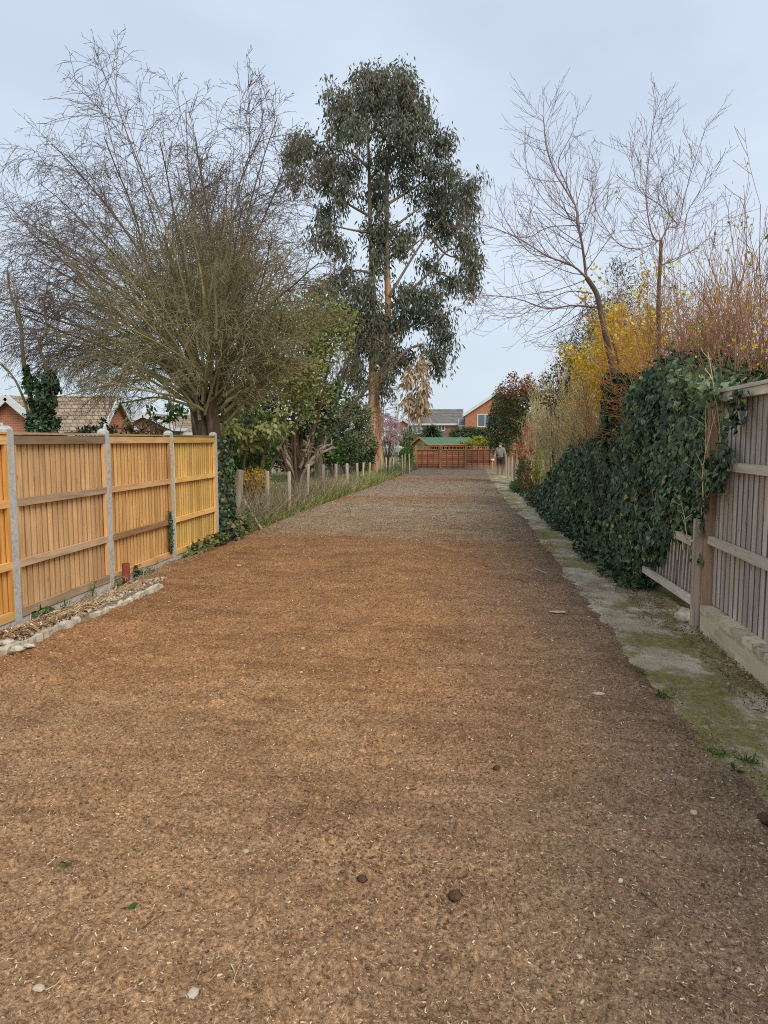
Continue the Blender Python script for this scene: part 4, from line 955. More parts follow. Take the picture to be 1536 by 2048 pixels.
# ------------------------------------------------------------------ right bare tree
rb = thing('pink_twigged_tree', 'bare tree with fine pinkish twigs leaning left above the ivy', 'tree', (at(1250, 880, 11.5)[0], 11.5, 0))
RY = 11.5; mb = MB(); rn = random.Random(17); random.seed(17)
D6 = lambda cx, cy: (920 + cx / 2.494, 170 + cy / 2.494)
PR = dict(seg=[8, 6, 5], wig=[.07, .09, .11], trop=[.075, .09, .10], k=[4, 3, 3], n=[8, 5, 0], t0=[.1, .1], ang=[(30, 70), (25, 60)], len=[.62, .55], rr=.45, rmin=.0022, levels=2, taper=.35, upb=-.3)
tr = MB(); limb(tr, [(1252, 1150), (1244, 950), (1236, 800), (1217, 699), (1201, 623), (1193, 587), (1173, 555)], RY, .058, .034, 18, 9)
limb(tr, [(1262, 1100), (1258, 900), (1240, 780), (1236, 720), (1222, 670)], RY + .3, .03, .018, 12, 7)
def rl(pts_, r0, r1, n, L_, y=RY, dy=0., P=PR, t0=0):
    p, d, l, rad = limb(mb, [D6(*q) for q in pts_], y, r0 * .52, r1 * .6, 14, 6, dy)
    PP = dict(P); PP['n'] = [int(n * 1.35)] + P['n'][1:]; PP['t0'] = [t0] + P['t0'][1:]
    sprout(mb, p, d, L_, rad, 0, PP, rn)
rl([(630, 960), (610, 800), (585, 680), (575, 600), (480, 450), (430, 310), (420, 200), (412, 150)], .042, .006, 24, 1.7, dy=-.3)
rl([(575, 600), (520, 470), (490, 380), (560, 240), (600, 100)], .02, .004, 9, 1.0)
rl([(480, 450), (440, 330), (430, 210), (478, 70)], .012, .004, 7, .9, dy=.3)
rl([(590, 680), (520, 660), (430, 590), (340, 440), (320, 290)], .016, .004, 10, 1.3, dy=-.5)
rl([(640, 970), (560, 900), (440, 855), (300, 770), (160, 710), (60, 690)], .036, .005, 24, 1.9, dy=-.6)
rl([(585, 700), (440, 710), (340, 760), (250, 740), (150, 640)], .014, .004, 12, 1.3, dy=.5)
rl([(685, 1110), (560, 1100), (430, 1115), (300, 1070), (150, 1050), (40, 1060)], .032, .005, 22, 1.7, dy=-.4)
rl([(660, 1040), (540, 1030), (400, 1090), (280, 1160), (150, 1150), (70, 1220)], .018, .004, 14, 1.2, dy=.5, P=dict(PR, trop=[-.03, .03, .06]))
rl([(690, 1080), (600, 1170), (540, 1280), (440, 1310)], .016, .004, 9, 1.0, P=dict(PR, trop=[-.03, .03, .06]))
rl([(585, 690), (640, 700), (560, 800), (520, 900)], .012, .004, 8, 1.1)
rl([(600, 760), (650, 560), (680, 440), (640, 300)], .014, .004, 10, 1.1, dy=.4)
rl([(430, 860), (330, 820), (200, 620), (165, 460)], .014, .004, 10, 1.2)
tr.build('trunk', M_redtr, rb); mb.build('crown', M_purple, rb)
mb = MB(); tr = MB()
rb2 = thing('upright_bare_tree', 'second bare tree with upright twigs rising right of the leaning one', 'tree', (at(1318, 880, 11.0)[0], 11.0, 0))
RY = 11.0
limb(tr, [(1325, 1100), (1322, 900), (1318, 700), (1317, 595), (1321, 520), (1322, 480)], RY, .04, .022, 16, 8)
rl([(1003, 775), (965, 765), (935, 640), (928, 500), (950, 300), (965, 180), (1010, 50)], .024, .005, 24, 1.2, y=RY)
rl([(1003, 775), (1040, 710), (1090, 700), (1120, 560), (1170, 380), (1235, 190)], .022, .004, 18, 1.2, y=RY)
rl([(900, 820), (800, 800), (720, 700), (670, 600), (660, 500)], .016, .004, 18, 1.2, y=RY + .3)
rl([(1090, 700), (1000, 600), (900, 530), (860, 400), (850, 280)], .014, .004, 16, 1.1, y=RY)
rl([(1000, 900), (1100, 850), (1130, 650), (1200, 520), (1260, 370)], .016, .004, 16, 1.2, y=RY)
rl([(1000, 900), (1200, 800), (1280, 690), (1400, 610)], .012, .004, 10, 1.0, y=RY)
rl([(1000, 850), (1040, 650), (1010, 480), (980, 330)], .012, .004, 12, 1.0, y=RY)
tr.build('trunk', M_redtr, rb2); mb.build('crown', M_purple, rb2)

# ------------------------------------------------------------------ red-brown twiggy shrub above the grey fence
def shrub(name, label, c, n, h, spread, mats, P, rn, cat='shrub', base=(.4, .4), bias=(0, 0), tips=None, group=None, z0=0, clear=2.0):
    t = thing(name, label, cat, (c[0], c[1], 0), group); mb = MB(); P = dict(P); tp = []
    P['tips'] = tp
    for q in range(n):
        b = (c[0] + rn.uniform(-1, 1) * base[0], c[1] + rn.uniform(-1, 1) * base[1], z0)
        a = rn.uniform(0, 6.28); s_ = abs(rn.gauss(0, 1)) * spread
        b = (max(b[0], float(fenceR(b[1])) + .2), b[1], b[2])
        d = unit(np.array([math.cos(a) * s_ + bias[0], math.sin(a) * s_ + bias[1], 1.0]))
        if b[0] + d[0] / d[2] * clear < float(fenceR(b[1])) + .15: d = np.array([abs(d[0]) * .3, d[1], d[2]])
        grow(mb, b, tuple(d), h * rn.uniform(.55, 1.05), P['r0'], 0, P, rn)
    mb.build('stems', mats, t).name = 'branching_stem'
    return t, tp
PS = dict(seg=[9, 6, 4], wig=[.06, .08, .1], trop=[.02, .05, .05], k=[4, 3, 3], n=[10, 4, 0], t0=[.45, .1], ang=[(12, 35), (15, 40)], len=[.35, .5], rr=.55, rmin=.0024, levels=2, taper=.3, r0=.009)
rn = random.Random(5)
cx_ = 3.05
t1, tp1 = shrub('red_stemmed_shrub', 'tall red-stemmed twiggy shrub with green buds above the grey fence', (cx_, 8.8), 110, 4.0, .24, M_red, PS, rn, base=(.55, 1.1), bias=(.03, 0))
mb = MB(); r_ = np.random.default_rng(6); k = r_.choice(len(tp1), 420, replace=False); P = np.array([tp1[i][0] for i in k])
P = np.repeat(P, 3, 0) + r_.normal(0, .02, (len(P) * 3, 3)); mb.batch(OVAL[0], OVAL[1], P, rand_frames(r_, len(P)), r_.uniform(.03, .06, len(P))); mb.build('foliage', L_budg, t1)
PT = dict(PS, n=[14, 6, 0], wig=[.12, .16, .2], trop=[.0, -.01, 0], ang=[(20, 55), (20, 60)], len=[.36, .5], r0=.010)
t2, tp2 = shrub('tangled_brown_shrub', 'tangled orange-brown shrub of dense bare stems behind the ivy mound', (3.0, 10.6), 130, 3.6, .3, M_orange, PT, rn, base=(.7, .7))
t2b, _ = shrub('tangled_brown_shrub', 'low orange-brown tangle of bare stems rising just over the grey fence cap', (3.5, 7.4), 70, 3.0, .2, M_orange, PT, rn, base=(.5, 1.5), clear=3.0)

# forsythia
PF = dict(PS, n=[10, 4, 0], trop=[.0, .02, .02], wig=[.08, .1, .12], r0=.014, ang=[(15, 45), (15, 45)])
fo, tpf = shrub('forsythia', 'tall forsythia covered in yellow flowers behind the leaning tree', (at(1225, 880, 13.2)[0] + .1, 13.2), 60, 4.1, .24, M_orange, PF, rn, 'flowering shrub', base=(.6, .6))
mb = MB(); r_ = np.random.default_rng(7); A_ = np.array([q[0] for q in tpf]); A_ = A_[(A_[:, 2] > 2.4)]
w_ = vnoise(A_[:, 0] * 2.2 + 5, A_[:, 2] * 2.0) + .08; A_ = A_[w_ > 0]
k = r_.choice(len(A_), 12000); P = A_[k] + r_.normal(0, .075, (12000, 3)); mb.batch(OVAL[0] * (1.3, 1, 1), OVAL[1], P, rand_frames(r_, len(P)), r_.uniform(.04, .075, len(P))); mb.build('blossom', L_yel, fo)
fo2, tpf2 = shrub('forsythia', 'lower forsythia with scattered yellow flowers by the pale twiggy hedge', (at(1165, 880, 16)[0], 16), 30, 3.4, .25, M_pale, PF, rn, 'flowering shrub', base=(.7, .8))
mb = MB(); A_ = np.array([q[0] for q in tpf2]); A_ = A_[A_[:, 2] > 1.8]; k = r_.choice(len(A_), 520); P = A_[k] + r_.normal(0, .05, (520, 3)); mb.batch(OVAL[0] * (1.3, 1, 1), OVAL[1], P, rand_frames(r_, 520), r_.uniform(.04, .07, 520)); mb.build('blossom', L_yel, fo2)

# yellow sprig at the right edge
fo3, tpf3 = shrub('forsythia', 'thin forsythia stems with yellow flowers at the right edge above the grey fence', (at(1505, 880, 7.6)[0] + .1, 7.6), 9, 3.5, .13, M_red, dict(PF, n=[5, 2, 0]), rn, 'flowering shrub', base=(.2, .3))
mb = MB(); A_ = np.array([q[0] for q in tpf3]); A_ = A_[A_[:, 2] > 2.0]; k = r_.choice(len(A_), 240); P = A_[k] + r_.normal(0, .04, (240, 3)); mb.batch(OVAL[0] * (1.3, 1, 1), OVAL[1], P, rand_frames(r_, 240), r_.uniform(.025, .045, 240)); mb.build('blossom', L_yel, fo3)

# tan twiggy hedge plants
PH = dict(PS, n=[8, 4, 0], wig=[.06, .09, .12], trop=[.0, .02, .02], r0=.012, ang=[(12, 40), (15, 45)], rmin=.005)
rn = random.Random(13)
for (y, px, h, n, lab) in ((15.2, 1150, 2.9, 34, 'pale tan twiggy hedge plant nearest to the forsythia'), (17.8, 1122, 3.2, 36, 'pale tan twiggy hedge plant with the tallest wispy top'), (21, 1096, 3.3, 36, 'pale tan twiggy hedge plant behind the golden conifer'),
                      (25, 1072, 3.2, 34, 'pale tan twiggy hedge plant beside the red blossom'), (30, 1040, 2.6, 30, 'short pale twiggy hedge plant nearest to the working person')):
    th, tph = shrub('twiggy_hedge', lab, (at(px, 880, y)[0] + .1, y), int(n * 1.7), h, .24, M_pale, PH, rn, 'hedge', base=(.35, 1.3), group='pale twiggy hedge plants along the right boundary')
    A_ = np.array([q[0] for q in tph]); rr_ = np.random.default_rng(int(y * 10)); k = rr_.choice(len(A_), 1100); mb = MB()
    mb.batch(OVAL[0], OVAL[1], A_[k] + rr_.normal(0, .06, (1100, 3)), rand_frames(rr_, 1100), rr_.uniform(.03, .065, 1100)); mb.build('foliage', L_hedge, th)

def bush(name, label, cat, c, rad, n, size, mat_, T=OVAL, trunk=True, clumps=40, cs=.3, shell=.5, droop=0., seed=1, group=None, rnd=None, r0=.05, stems=6):
    """c: centre of the crown"""
    t = thing(name, label, cat, (c[0], c[1], 0), group); mb = MB()
    r_ = np.random.default_rng(seed); tips = foliage(mb, c, rad, n, size, T, r_, clumps, cs, shell, droop, rnd)
    mb.build('crown' if 'tree' in name or 'conifer' in name else 'foliage', mat_, t)
    if trunk:
        mb = MB(); simple_trunk(mb, (c[0], c[1], -.05), [tuple(tips[i]) for i in range(min(stems, len(tips)))], r0, random.Random(seed)); mb.build('trunk', M_bark, t)
    return t
def C3(px, py, y): return at(px, py, y)
bush('photinia', 'rounded photinia with red young leaves along its top at the right', 'shrub', C3(1052, 822, 31), (1.2, 1.6, 1.45), 9000, .11, L_photo, clumps=70, cs=.3, seed=2,
     rnd=lambda P, g: np.clip(g.random(len(P)) * .72 + np.clip((P[:, 2] - 3.2) * .5, 0, .4), 0, 1))
bush('holly', 'dark green holly at the corner behind the working person', 'shrub', C3(1006, 850, 43.5), (1.0, 1.3, 1.95), 8000, .12, L_darkg, clumps=60, cs=.32, seed=3)
bush('red_quince', 'quince with bright red blossom in front of the pale twigs', 'flowering shrub', C3(1054, 888, 25.5), (.33, .6, .75), 420, .075, L_redf, clumps=26, cs=.25, seed=4, r0=.015)
bush('golden_conifer', 'small golden green conifer between twigs and ivy', 'shrub', C3(1079, 935, 21.5), (.22, .35, .55), 1500, .07, L_gold, LANCE, clumps=30, seed=5, r0=.02)
bush('dark_conifer', 'dark blue-green conifer half hidden behind the forsythia', 'tree', C3(1185, 720, 18), (.75, .9, 1.15), 5200, .12, L_darkg, LANCE, clumps=50, cs=.3, seed=6)
bush('brown_topped_conifer', 'olive brown conifer top rising above the yellow flowers', 'tree', C3(1262, 680, 19), (1.35, 1.2, 1.9), 9000, .13, L_olive, LANCE, clumps=60, seed=7)
bush('leafy_shrub', 'loose green leafy shrub under the lower forsythia flowers', 'shrub', C3(1128, 775, 20), (.75, .9, .85), 1500, .08, L_photo, clumps=40, seed=8)
bush('weedy_shrub', 'low brown and green weeds under the red blossom', 'shrub', C3(1050, 950, 25), (.35, 2.2, .55), 1800, .08, L_photo, clumps=40, seed=9, r0=.01)
bush('weedy_shrub', 'low green weeds beside the path near the working person', 'shrub', C3(1030, 975, 27), (.22, 1.6, .2), 1000, .08, L_green, clumps=30, seed=10, r0=.01)
bush('clipped_hedge', 'dark clipped hedge in front of the tall red gable', 'hedge', C3(945, 868, 64), (2.1, 1.0, .62), 5000, .14, L_darkg, clumps=70, cs=.25, seed=11)
bush('light_green_shrub', 'light green shrub peeping over the right part of the far fence', 'shrub', C3(958, 884, 49.5), (1.3, .5, .4), 2600, .1, L_gold, clumps=40, seed=12)
bush('hedge_behind_shed', 'dull green bush between the gazebo and the far houses', 'shrub', C3(810, 878, 60), (1.9, 1, .75), 4200, .15, L_domeg, clumps=50, seed=13)
bush('ivy_bush', 'green bushy growth at the left end of the far fence', 'shrub', C3(813, 914, 45), (.5, 1.2, .7), 2400, .11, L_green, clumps=50, seed=14)
# palm
pc = C3(862, 866, 60); pt = thing('palm_tree', 'spiky palm in front of the brown brick house', 'palm', (pc[0], pc[1], 0))
mb = MB(); mb.path([(pc[0], pc[1], 0), (pc[0] + .05, pc[1], pc[2] * .6), pc], [.14, .12, .1], 8); mb.build('trunk', M_dark, pt)
mb = MB(); rn = random.Random(2)
for q in range(300):
    d = np.array([rn.gauss(0, 1), rn.gauss(0, 1), rn.gauss(.35, .8)]); d = unit(d); l = rn.uniform(.7, 1.15); p = np.array(pc) + d * .1
    pts = [p + d * l * f - np.array([0, 0, .35 * f * f * l]) for f in (0, .35, .7, 1)]; mb.path(pts, [.02, .045, .035, .008], 3)
mb.build('crown', L_palm, pt)
# magnolia
mg = bush('magnolia', 'magnolia covered with pale pink blossom beside the eucalyptus trunk', 'flowering tree', C3(775, 862, 46), (.85, 1.0, 1.2), 3600, .12, L_pink, clumps=80, cs=.2, seed=15, r0=.025, stems=24)
# distant bare trees
def faint_tree(px, py0, h, y, lab, seed, mat_=None):
    rn = random.Random(seed); x = at(px, 880, y)[0]; t = thing('distant_bare_tree', lab, 'tree', (x, y, 0), 'bare trees in the distance'); mb = MB()
    P = dict(seg=[6, 5, 4, 3], wig=[.08, .12, .15, .2], trop=[.05, .04, .02, .0], k=[5, 3, 3, 3], n=[14, 7, 5, 0], t0=[.25, .2, .2], ang=[(18, 40), (20, 45), (20, 50)], len=[.42, .5, .5], rr=.5, rmin=.018, levels=3, taper=.2)
    grow(mb, (x, y, -.05), (0, 0, 1), h, .16, 0, P, rn); mb.build('crown', mat_ or M_pale, t)
faint_tree(800, 800, 7.6, 105, 'faint pale bare tree behind the small gabled house', 1)
faint_tree(824, 800, 6.6, 108, 'faint pale bare tree behind the dead hanging foliage', 2)
faint_tree(228, 830, 3.6, 40, 'thin bare tree between the two left bungalows', 3, M_twig)

# ------------------------------------------------------------------ trees and bushes beyond the wire fence
bush('olive_evergreen_tree', 'dense olive brown evergreen filling the heart of the bare tree crown', 'tree', C3(430, 590, 20), (1.9, 1.7, 2.75), 30000, .13, L_olive, LANCE, clumps=110, cs=.27, shell=.25, seed=21, r0=.16)
bush('laurel_tree', 'broad laurel tree with yellow-green leaves right of the bare tree', 'tree', C3(595, 700, 23), (2.05, 1.7, 2.2), 13500, .12, L_yellowg, clumps=90, cs=.26, shell=.35, seed=22, r0=.07, stems=8)
bush('cherry_laurel', 'glossy cherry laurel with large bright leaves by the end of the golden fence', 'shrub', C3(500, 850, 17.5), (.95, .8, .62), 1500, .15, L_yellowg, clumps=40, cs=.3, seed=23, droop=.4)
bush('dark_evergreen_tree', 'dark evergreen tree with thick black trunks behind the gnarled tree', 'tree', C3(590, 815, 30), (2.6, 1.2, 1.6), 6500, .17, L_darkg, clumps=70, seed=24, r0=.075, stems=9)
bush('dome_bush', 'large domed evergreen bush left of the eucalyptus trunk', 'shrub', C3(695, 860, 37), (1.45, 1.5, 1.85), 12000, .12, L_domeg, clumps=90, cs=.27, seed=25)
bush('spotted_laurel', 'glossy green laurel bush behind the first wire fence stakes', 'shrub', C3(500, 915, 18.5), (.75, .8, .75), 2600, .11, L_green, clumps=50, seed=26)
bush('bright_green_bush', 'bright green bush at the foot of the domed bush', 'shrub', C3(668, 905, 33), (.55, .6, .7), 1500, .12, L_green, clumps=40, seed=27)
bush('amber_bush', 'amber yellow leafed bush behind the first wooden stakes', 'shrub', C3(500, 968, 17), (.62, .5, .42), 1800, .06, L_amber, clumps=50, seed=28, r0=.02)
bush('dark_shrub', 'dark shrub filling the gap under the laurel beside the ivy-clad trunk', 'shrub', C3(465, 900, 22), (1.4, 1, 1.4), 6000, .13, L_darkg, clumps=60, seed=29)
bush('dark_shrub', 'dark low shrub behind the gnarled pruned tree', 'shrub', C3(610, 900, 34), (2.6, 1, .95), 6000, .15, L_darkg, clumps=70, seed=30)
bush('dull_shrub', 'dull green shrub between the domed bush and the pale trunk', 'shrub', C3(728, 905, 41), (.8, .8, 1.2), 3500, .13, L_darkg, clumps=50, seed=31)
bush('fence_top_shrub', 'small dark green shrub peeping over the fence below the tiled roof', 'shrub', C3(205, 870, 16), (.6, .5, .35), 900, .09, L_darkg, clumps=40, cs=.2, seed=32)
bush('fence_top_shrub', 'small brownish twiggy bush over the fence in front of the low bungalow', 'shrub', C3(300, 862, 20), (.9, .5, .42), 1100, .08, L_olive, clumps=50, cs=.2, seed=33)
bush('laurel_sprig', 'laurel leaves showing over the fence just left of the bare trunk', 'shrub', C3(345, 826, 16.5), (.5, .4, .22), 240, .12, L_green, clumps=24, cs=.25, seed=34, r0=.02)
# a bare tree between laurel and eucalyptus
rn = random.Random(44); tb = thing('greenish_bare_tree', 'thin bare greenish tree between the laurel and the eucalyptus', 'tree', (at(640, 880, 32)[0], 32, 0)); mb = MB()
PG = dict(seg=[8, 6, 5, 4], wig=[.1, .14, .18, .2], trop=[.01, .01, -.01, 0], k=[6, 4, 3, 3], n=[10, 7, 4, 0], t0=[.25, .15, .2], ang=[(20, 50), (25, 55), (25, 60)], len=[.5, .5, .5], rr=.5, rmin=.008, levels=3, taper=.25)
for a in range(6):
    grow(mb, (at(640, 880, 32)[0], 32, 1.5), tuple(unit(np.array([rn.uniform(-.3, .75), rn.uniform(-.4, .4), 1]))), rn.uniform(3.5, 5.5), .09, 0, PG, rn)
mb.path([(at(636, 880, 32)[0], 32, -.05), (at(640, 880, 32)[0], 32, 1.6)], [.2, .15], 8); mb.build('crown', M_twig, tb)

# gnarled pruned tree
gt = thing('gnarled_tree', 'gnarled hard-pruned pale fruit tree behind the wire fence', 'tree', (at(590, 880, 23)[0], 23, 0)); mb = MB(); rn = random.Random(6)
PN = dict(seg=[6, 5, 4], wig=[.34, .4, .4], trop=[.03, .03, .06], k=[6, 5, 4], n=[8, 6, 0], t0=[.2, .2], ang=[(30, 70), (30, 75)], len=[.5, .5], rr=.6, rmin=.010, levels=2, taper=.5)
bx_ = at(592, 880, 23)[0]
limb(mb, [(596, 985), (590, 950), (575, 925), (560, 905)], 23, .08, .05, 8, 8); limb(mb, [(596, 985), (605, 950), (620, 930)], 23, .07, .045, 8, 8)
for (px, py, dx, dz, l) in ((562, 905, -1, .35, 1.3), (560, 905, -.5, .9, 1.3), (590, 935, -.4, 1, 1.4), (618, 930, .3, 1, 1.2), (560, 905, -.7, .6, 1.0), (565, 910, .1, 1, .9), (620, 930, .9, .5, 1.0), (612, 935, .5, 1, .9), (588, 940, -.2, .9, .9), (600, 935, .3, .8, .8), (575, 925, -.9, .25, .8)):
    grow(mb, at(px, py, 23), tuple(unit(np.array([dx, rn.uniform(-.4, .4), dz]))), l, .06, 0, PN, rn)
mb.build('trunk', M_gnarl, gt)
# old grey garden fence and shed roof far back on the left
gf = thing('grey_garden_fence', 'low grey fence far back across the neighbouring lawn', 'fence', (-12, 38, 0)); 
for q in range(7):
    mb = MB(); x = -20 + q * 1.9
    for s_ in range(14): mb.box(x + s_ * .13, x + s_ * .13 + .11, 38, 38.02, 0, 1.35, random.random())
    mb.build('fence_panel', M_old, gf)
pt_ = thing('purple_tub', 'small purple tub lying in the grass behind the wire fence', 'tub', at(600, 966, 26.5)); c_ = at(600, 966, 26.5)
mb = MB(); mb.path([(c_[0] - .16, c_[1], .16), (c_[0] + .14, c_[1] + .05, .2)], [.15, .11], 12); mb.build('body', plain('purple_plastic', srgb(120, 104, 170), .4), pt_)
mb = MB(); mb.path([(c_[0] - .17, c_[1], .16), (c_[0] - .15, c_[1], .162)], [.17, .17], 12); mb.build('rim', M_white, pt_)

# ------------------------------------------------------------------ wire fence
wf = thing('wire_fence', 'old wire fence on weathered wooden stakes along the left of the far soil', 'fence', (-4.8, 15, 0))
stk = [(480, 940, 1055, .075), (534, 942, 1038, .05), (578, 943, 1029, .045), (617, 928, 1009, .04), (646, 929, 998, .055), (672, 928, 984, .055), (694, 927, 980, .055), (714, 926, 972, .05), (727, 925, 967, .045), (740, 925, 962, .045), (753, 923, 959, .04),
       (762, 917, 957, .04), (772, 915, 955, .04), (780, 915, 954, .03), (787, 914, 952, .035), (804, 910, 950, .04), (810, 909, 948, .03), (818, 908, 946, .035)]
rn = random.Random(1); tops = []
for (px, pt2, pb, r0) in stk:
    g = gnd(px, pb); tp_ = at(px, pt2, g[1]); mb = MB(); ln = rn.uniform(-.04, .04)
    mb.path([(g[0] + ln, g[1], -.1), (g[0] + ln * .5, g[1], tp_[2] * .5), (tp_[0], g[1], tp_[2] - .01), (tp_[0], g[1], tp_[2])], [r0 * 1.05, r0, r0 * .97, r0 * .8], 9)
    mb.build('stake', M_postw, wf); tops.append(((g[0], g[1]), tp_))
mb = MB(); mb.path([at(487, 1000, tops[0][0][1] - .1), gnd(524, 1060)], [.03, .026], 7); mb.build('brace', M_postw, wf)
mb = MB()
for (a, ta), (b, tb_) in zip(tops[:-1], tops[1:]):
    for f in (.93, .74, .56, .4, .25, .1):
        P = [((a[0] * (1 - t) + b[0] * t), a[1] * (1 - t) + b[1] * t, (ta[2] * (1 - t) + tb_[2] * t) * f - .03 * math.sin(t * 3.14)) for t in (0, .25, .5, .75, 1)]
        mb.path(P, [.003] * 5, 3)
    n = max(4, int(math.dist(a, b) / .16))
    if a[1] < 27:
        for q in range(1, n):
            t = q / n; x, y = a[0] * (1 - t) + b[0] * t, a[1] * (1 - t) + b[1] * t; z = ta[2] * (1 - t) + tb_[2] * t
            mb.path([(x, y, .08 * z), (x, y, .9 * z)], [.0022, .0022], 3)
mb.build('wire_mesh', plain('rusty_wire', srgb(120, 112, 104), .6, .4), wf)

sf = thing('stake_fence', 'short pale stakes beside the working person at the far right', 'fence', (1.5, 34, 0))
for (px, pt2, y) in ((1012, 910, 37.5), (1017, 913, 35.5), (1024, 912, 33.5), (1029, 918, 31.5), (1033, 925, 29.5)):
    p = at(px, pt2, y); mb = MB(); mb.path([(p[0], y, -.05), (p[0], y, p[2])], [.05, .045], 7); mb.build('stake', M_postw, sf)

# ------------------------------------------------------------------ grass and weeds at the wire fence
r_ = np.random.default_rng(77)
def blades(name, n, fx_, y0, y1, h0, h1, mat_, label, cat, lean=.35, w=.02):
    y = r_.uniform(y0, y1, n) if not isinstance(y0, np.ndarray) else y0
    x = fx_(y, n); h = r_.uniform(h0, h1, n) * (.6 + .8 * np.clip(vnoise(x * 1.3, y * 1.3) + .5, 0, 1))
    Y = unit(np.stack([r_.normal(0, lean, n), r_.normal(0, lean, n), np.ones(n)], 1)); Z = rand_dirs(r_, n)
    T = (np.array([(-.5, 0, 0), (.5, 0, 0), (.4, .55, .06), (-.4, .55, .06), (.06, 1, .28), (-.06, 1, .28)]), np.array([(0, 1, 2, 3), (3, 2, 4, 5)]))
    mb = MB(); mb.batch(T[0], T[1], np.stack([x, y, np.zeros(n) + .0], 1), frames(Y, Z), np.stack([np.full(n, w), h, h], 1)); return stuff(mb.build(name, mat_), label, cat)
blades('grass', 9000, lambda y, n: soilL(y) - .02 - r_.random(n) ** 1.3 * .9, 19.5, 38, .15, .42, L_grass, 'long yellow-green grass under the wire fence', 'grass', .4, .02)
blades('near_grass', 3000, lambda y, n: soilL(y) - .02 - r_.random(n) * .45, 14.0, 22, .06, .22, L_grass, 'short grass at the foot of the first wooden stakes', 'grass', .5, .015)
blades('dry_weeds', 3600, lambda y, n: soilL(y) - .12 - r_.random(n) * .7, 13.6, 26, .3, .85, L_dry, 'dry brown weed stalks tangled in the wire fence', 'weeds', .45, .008)
blades('far_weeds', 2500, lambda y, n: soilL(y) - .02 - r_.random(n) * .6, 34, 46, .2, .7, L_domeg, 'dull green weeds along the far wire fence', 'weeds', .4, .03)
blades('lawn_grass', 12000, lambda y, n: soilL(y) - .9 - r_.random(n) * 6, 15, 40, .06, .18, L_grass, 'mown grass of the neighbouring garden', 'grass', .5, .03)
# leafy weeds, bramble and ivy at the fence end
mb = MB()
for q in range(60):
    t = r_.random(); y = 13.5 + 9 * t * t; x = float(soilL(y)) - .1 - r_.random() * .6
    foliage(mb, (x, y, .2), (.25, .25, .28), 70, .05, OVAL, r_, 6, .6, .4, 0)
stuff(mb.build('ground_weeds', L_domeg), 'tangled green weeds at the foot of the wire fence', 'weeds')
mb = MB()
for (x, y, z, s_, n) in ((-4.5, 13.05, .12, .24, 340), (-4.6, 13.6, .2, .3, 420), (-4.5, 12.75, .1, .2, 200), (-4.4, 12.2, .06, .17, 130), (-4.42, 11.7, .07, .18, 130), (-4.85, 13.3, .4, .25, 300), (-4.45, 11.3, .06, .15, 90), (-4.95, 13.9, .5, .25, 220)):
    foliage(mb, (x, y, z), (s_, s_, s_ * .7), n, .07, IVY, r_, 12, .5, .4, 0)
tag(mb.build('ground_ivy', L_gmix), 'ivy spilling round the last concrete post onto the soil', 'ivy')

# ------------------------------------------------------------------ ivy on the right
r_ = np.random.default_rng(9)
zb_y = [6.4, 6.57, 6.65, 6.76, 7.16, 7.42, 7.46, 7.97, 8.1, 8.9, 9.2]; zb_v = [2.15, 2.03, 1.72, 1.58, 1.36, 1.08, .8, .71, .51, .21, 0]
tpy = [6.5, 6.91, 7.35, 7.69, 8.3, 9.0, 10.3, 11.0]; tpv = [2.15, 2.18, 2.28, 2.37, 2.52, 2.62, 2.66, 2.62]
def ivy_x(y, z, r0):
    return np.interp(y, [6.3, 7, 7.7, 8.5, 9.4, 11, 13, 16, 22.6, 28.5], [2.14, 2.13, 2.08, 2.0, 1.91, 1.88, 1.85, 1.72, 1.62, 1.46]) + vnoise(y * 1.6, z * 1.8 + 9) * .24 + vnoise(y * 5, z * 5) * .10
def ivy_patch(n, y0, y1, zlo, zhi, size, deep, pw=1.0, topround=.35):
    y = y0 * (y1 / y0) ** r_.random(n) if y1 / y0 > 1.5 else r_.uniform(y0, y1, n)
    lo = zlo(y); hi = zhi(y) + vnoise(y * 2.5, y * 0 + 3) * .22
    z = lo + (hi - lo) * r_.random(n)
    rel = np.clip((z - (hi - topround)) / topround, 0, 1)
    x = ivy_x(y, z, 0) + (rel ** 2) * .35 + r_.random(n) ** 1.5 * deep + .12 * np.exp(-((z - lo) * 5)) * (lo > .05)
    nrm = unit(np.stack([-np.ones(n), np.full(n, -.45), .45 + rel * 1.4], 1) + r_.normal(0, .42, (n, 3)))
    Y = unit(np.stack([r_.normal(-.15, .35, n), r_.normal(-.05, .5, n), -np.ones(n)], 1))
    fall = 1.0 + .0 * y
    return np.stack([x, y, z], 1), frames(Y, nrm), size * r_.uniform(.5, 1.3, n) * fall
def top_lip(n, y0, y1, zhi, size, w):
    y = r_.uniform(y0, y1, n); z = zhi(y) + vnoise(y * 2.5, y * 0 + 3) * .22 + r_.normal(-.03, .07, n); x = ivy_x(y, z, 0) + .3 + r_.random(n) * w
    nrm = unit(np.stack([-.3 + r_.normal(0, .4, n), r_.normal(-.3, .4, n), np.ones(n)], 1)); Y = rand_dirs(r_, n) * (1, 1, .5)
    return np.stack([x, y, z], 1), frames(Y, nrm), size * r_.uniform(.6, 1.2, n)
mb = MB()
zt_ = lambda y: np.interp(y, tpy, tpv); zl_ = lambda y: np.interp(y, zb_y, zb_v) - .0
P, M, s_ = ivy_patch(36000, 6.45, 11.0, zl_, zt_, .068, .32); mb.batch(IVY[0], IVY[1], P, M, s_)
P, M, s_ = top_lip(4200, 7.0, 11.1, zt_, .08, .6); mb.batch(IVY[0], IVY[1], P, M, s_)
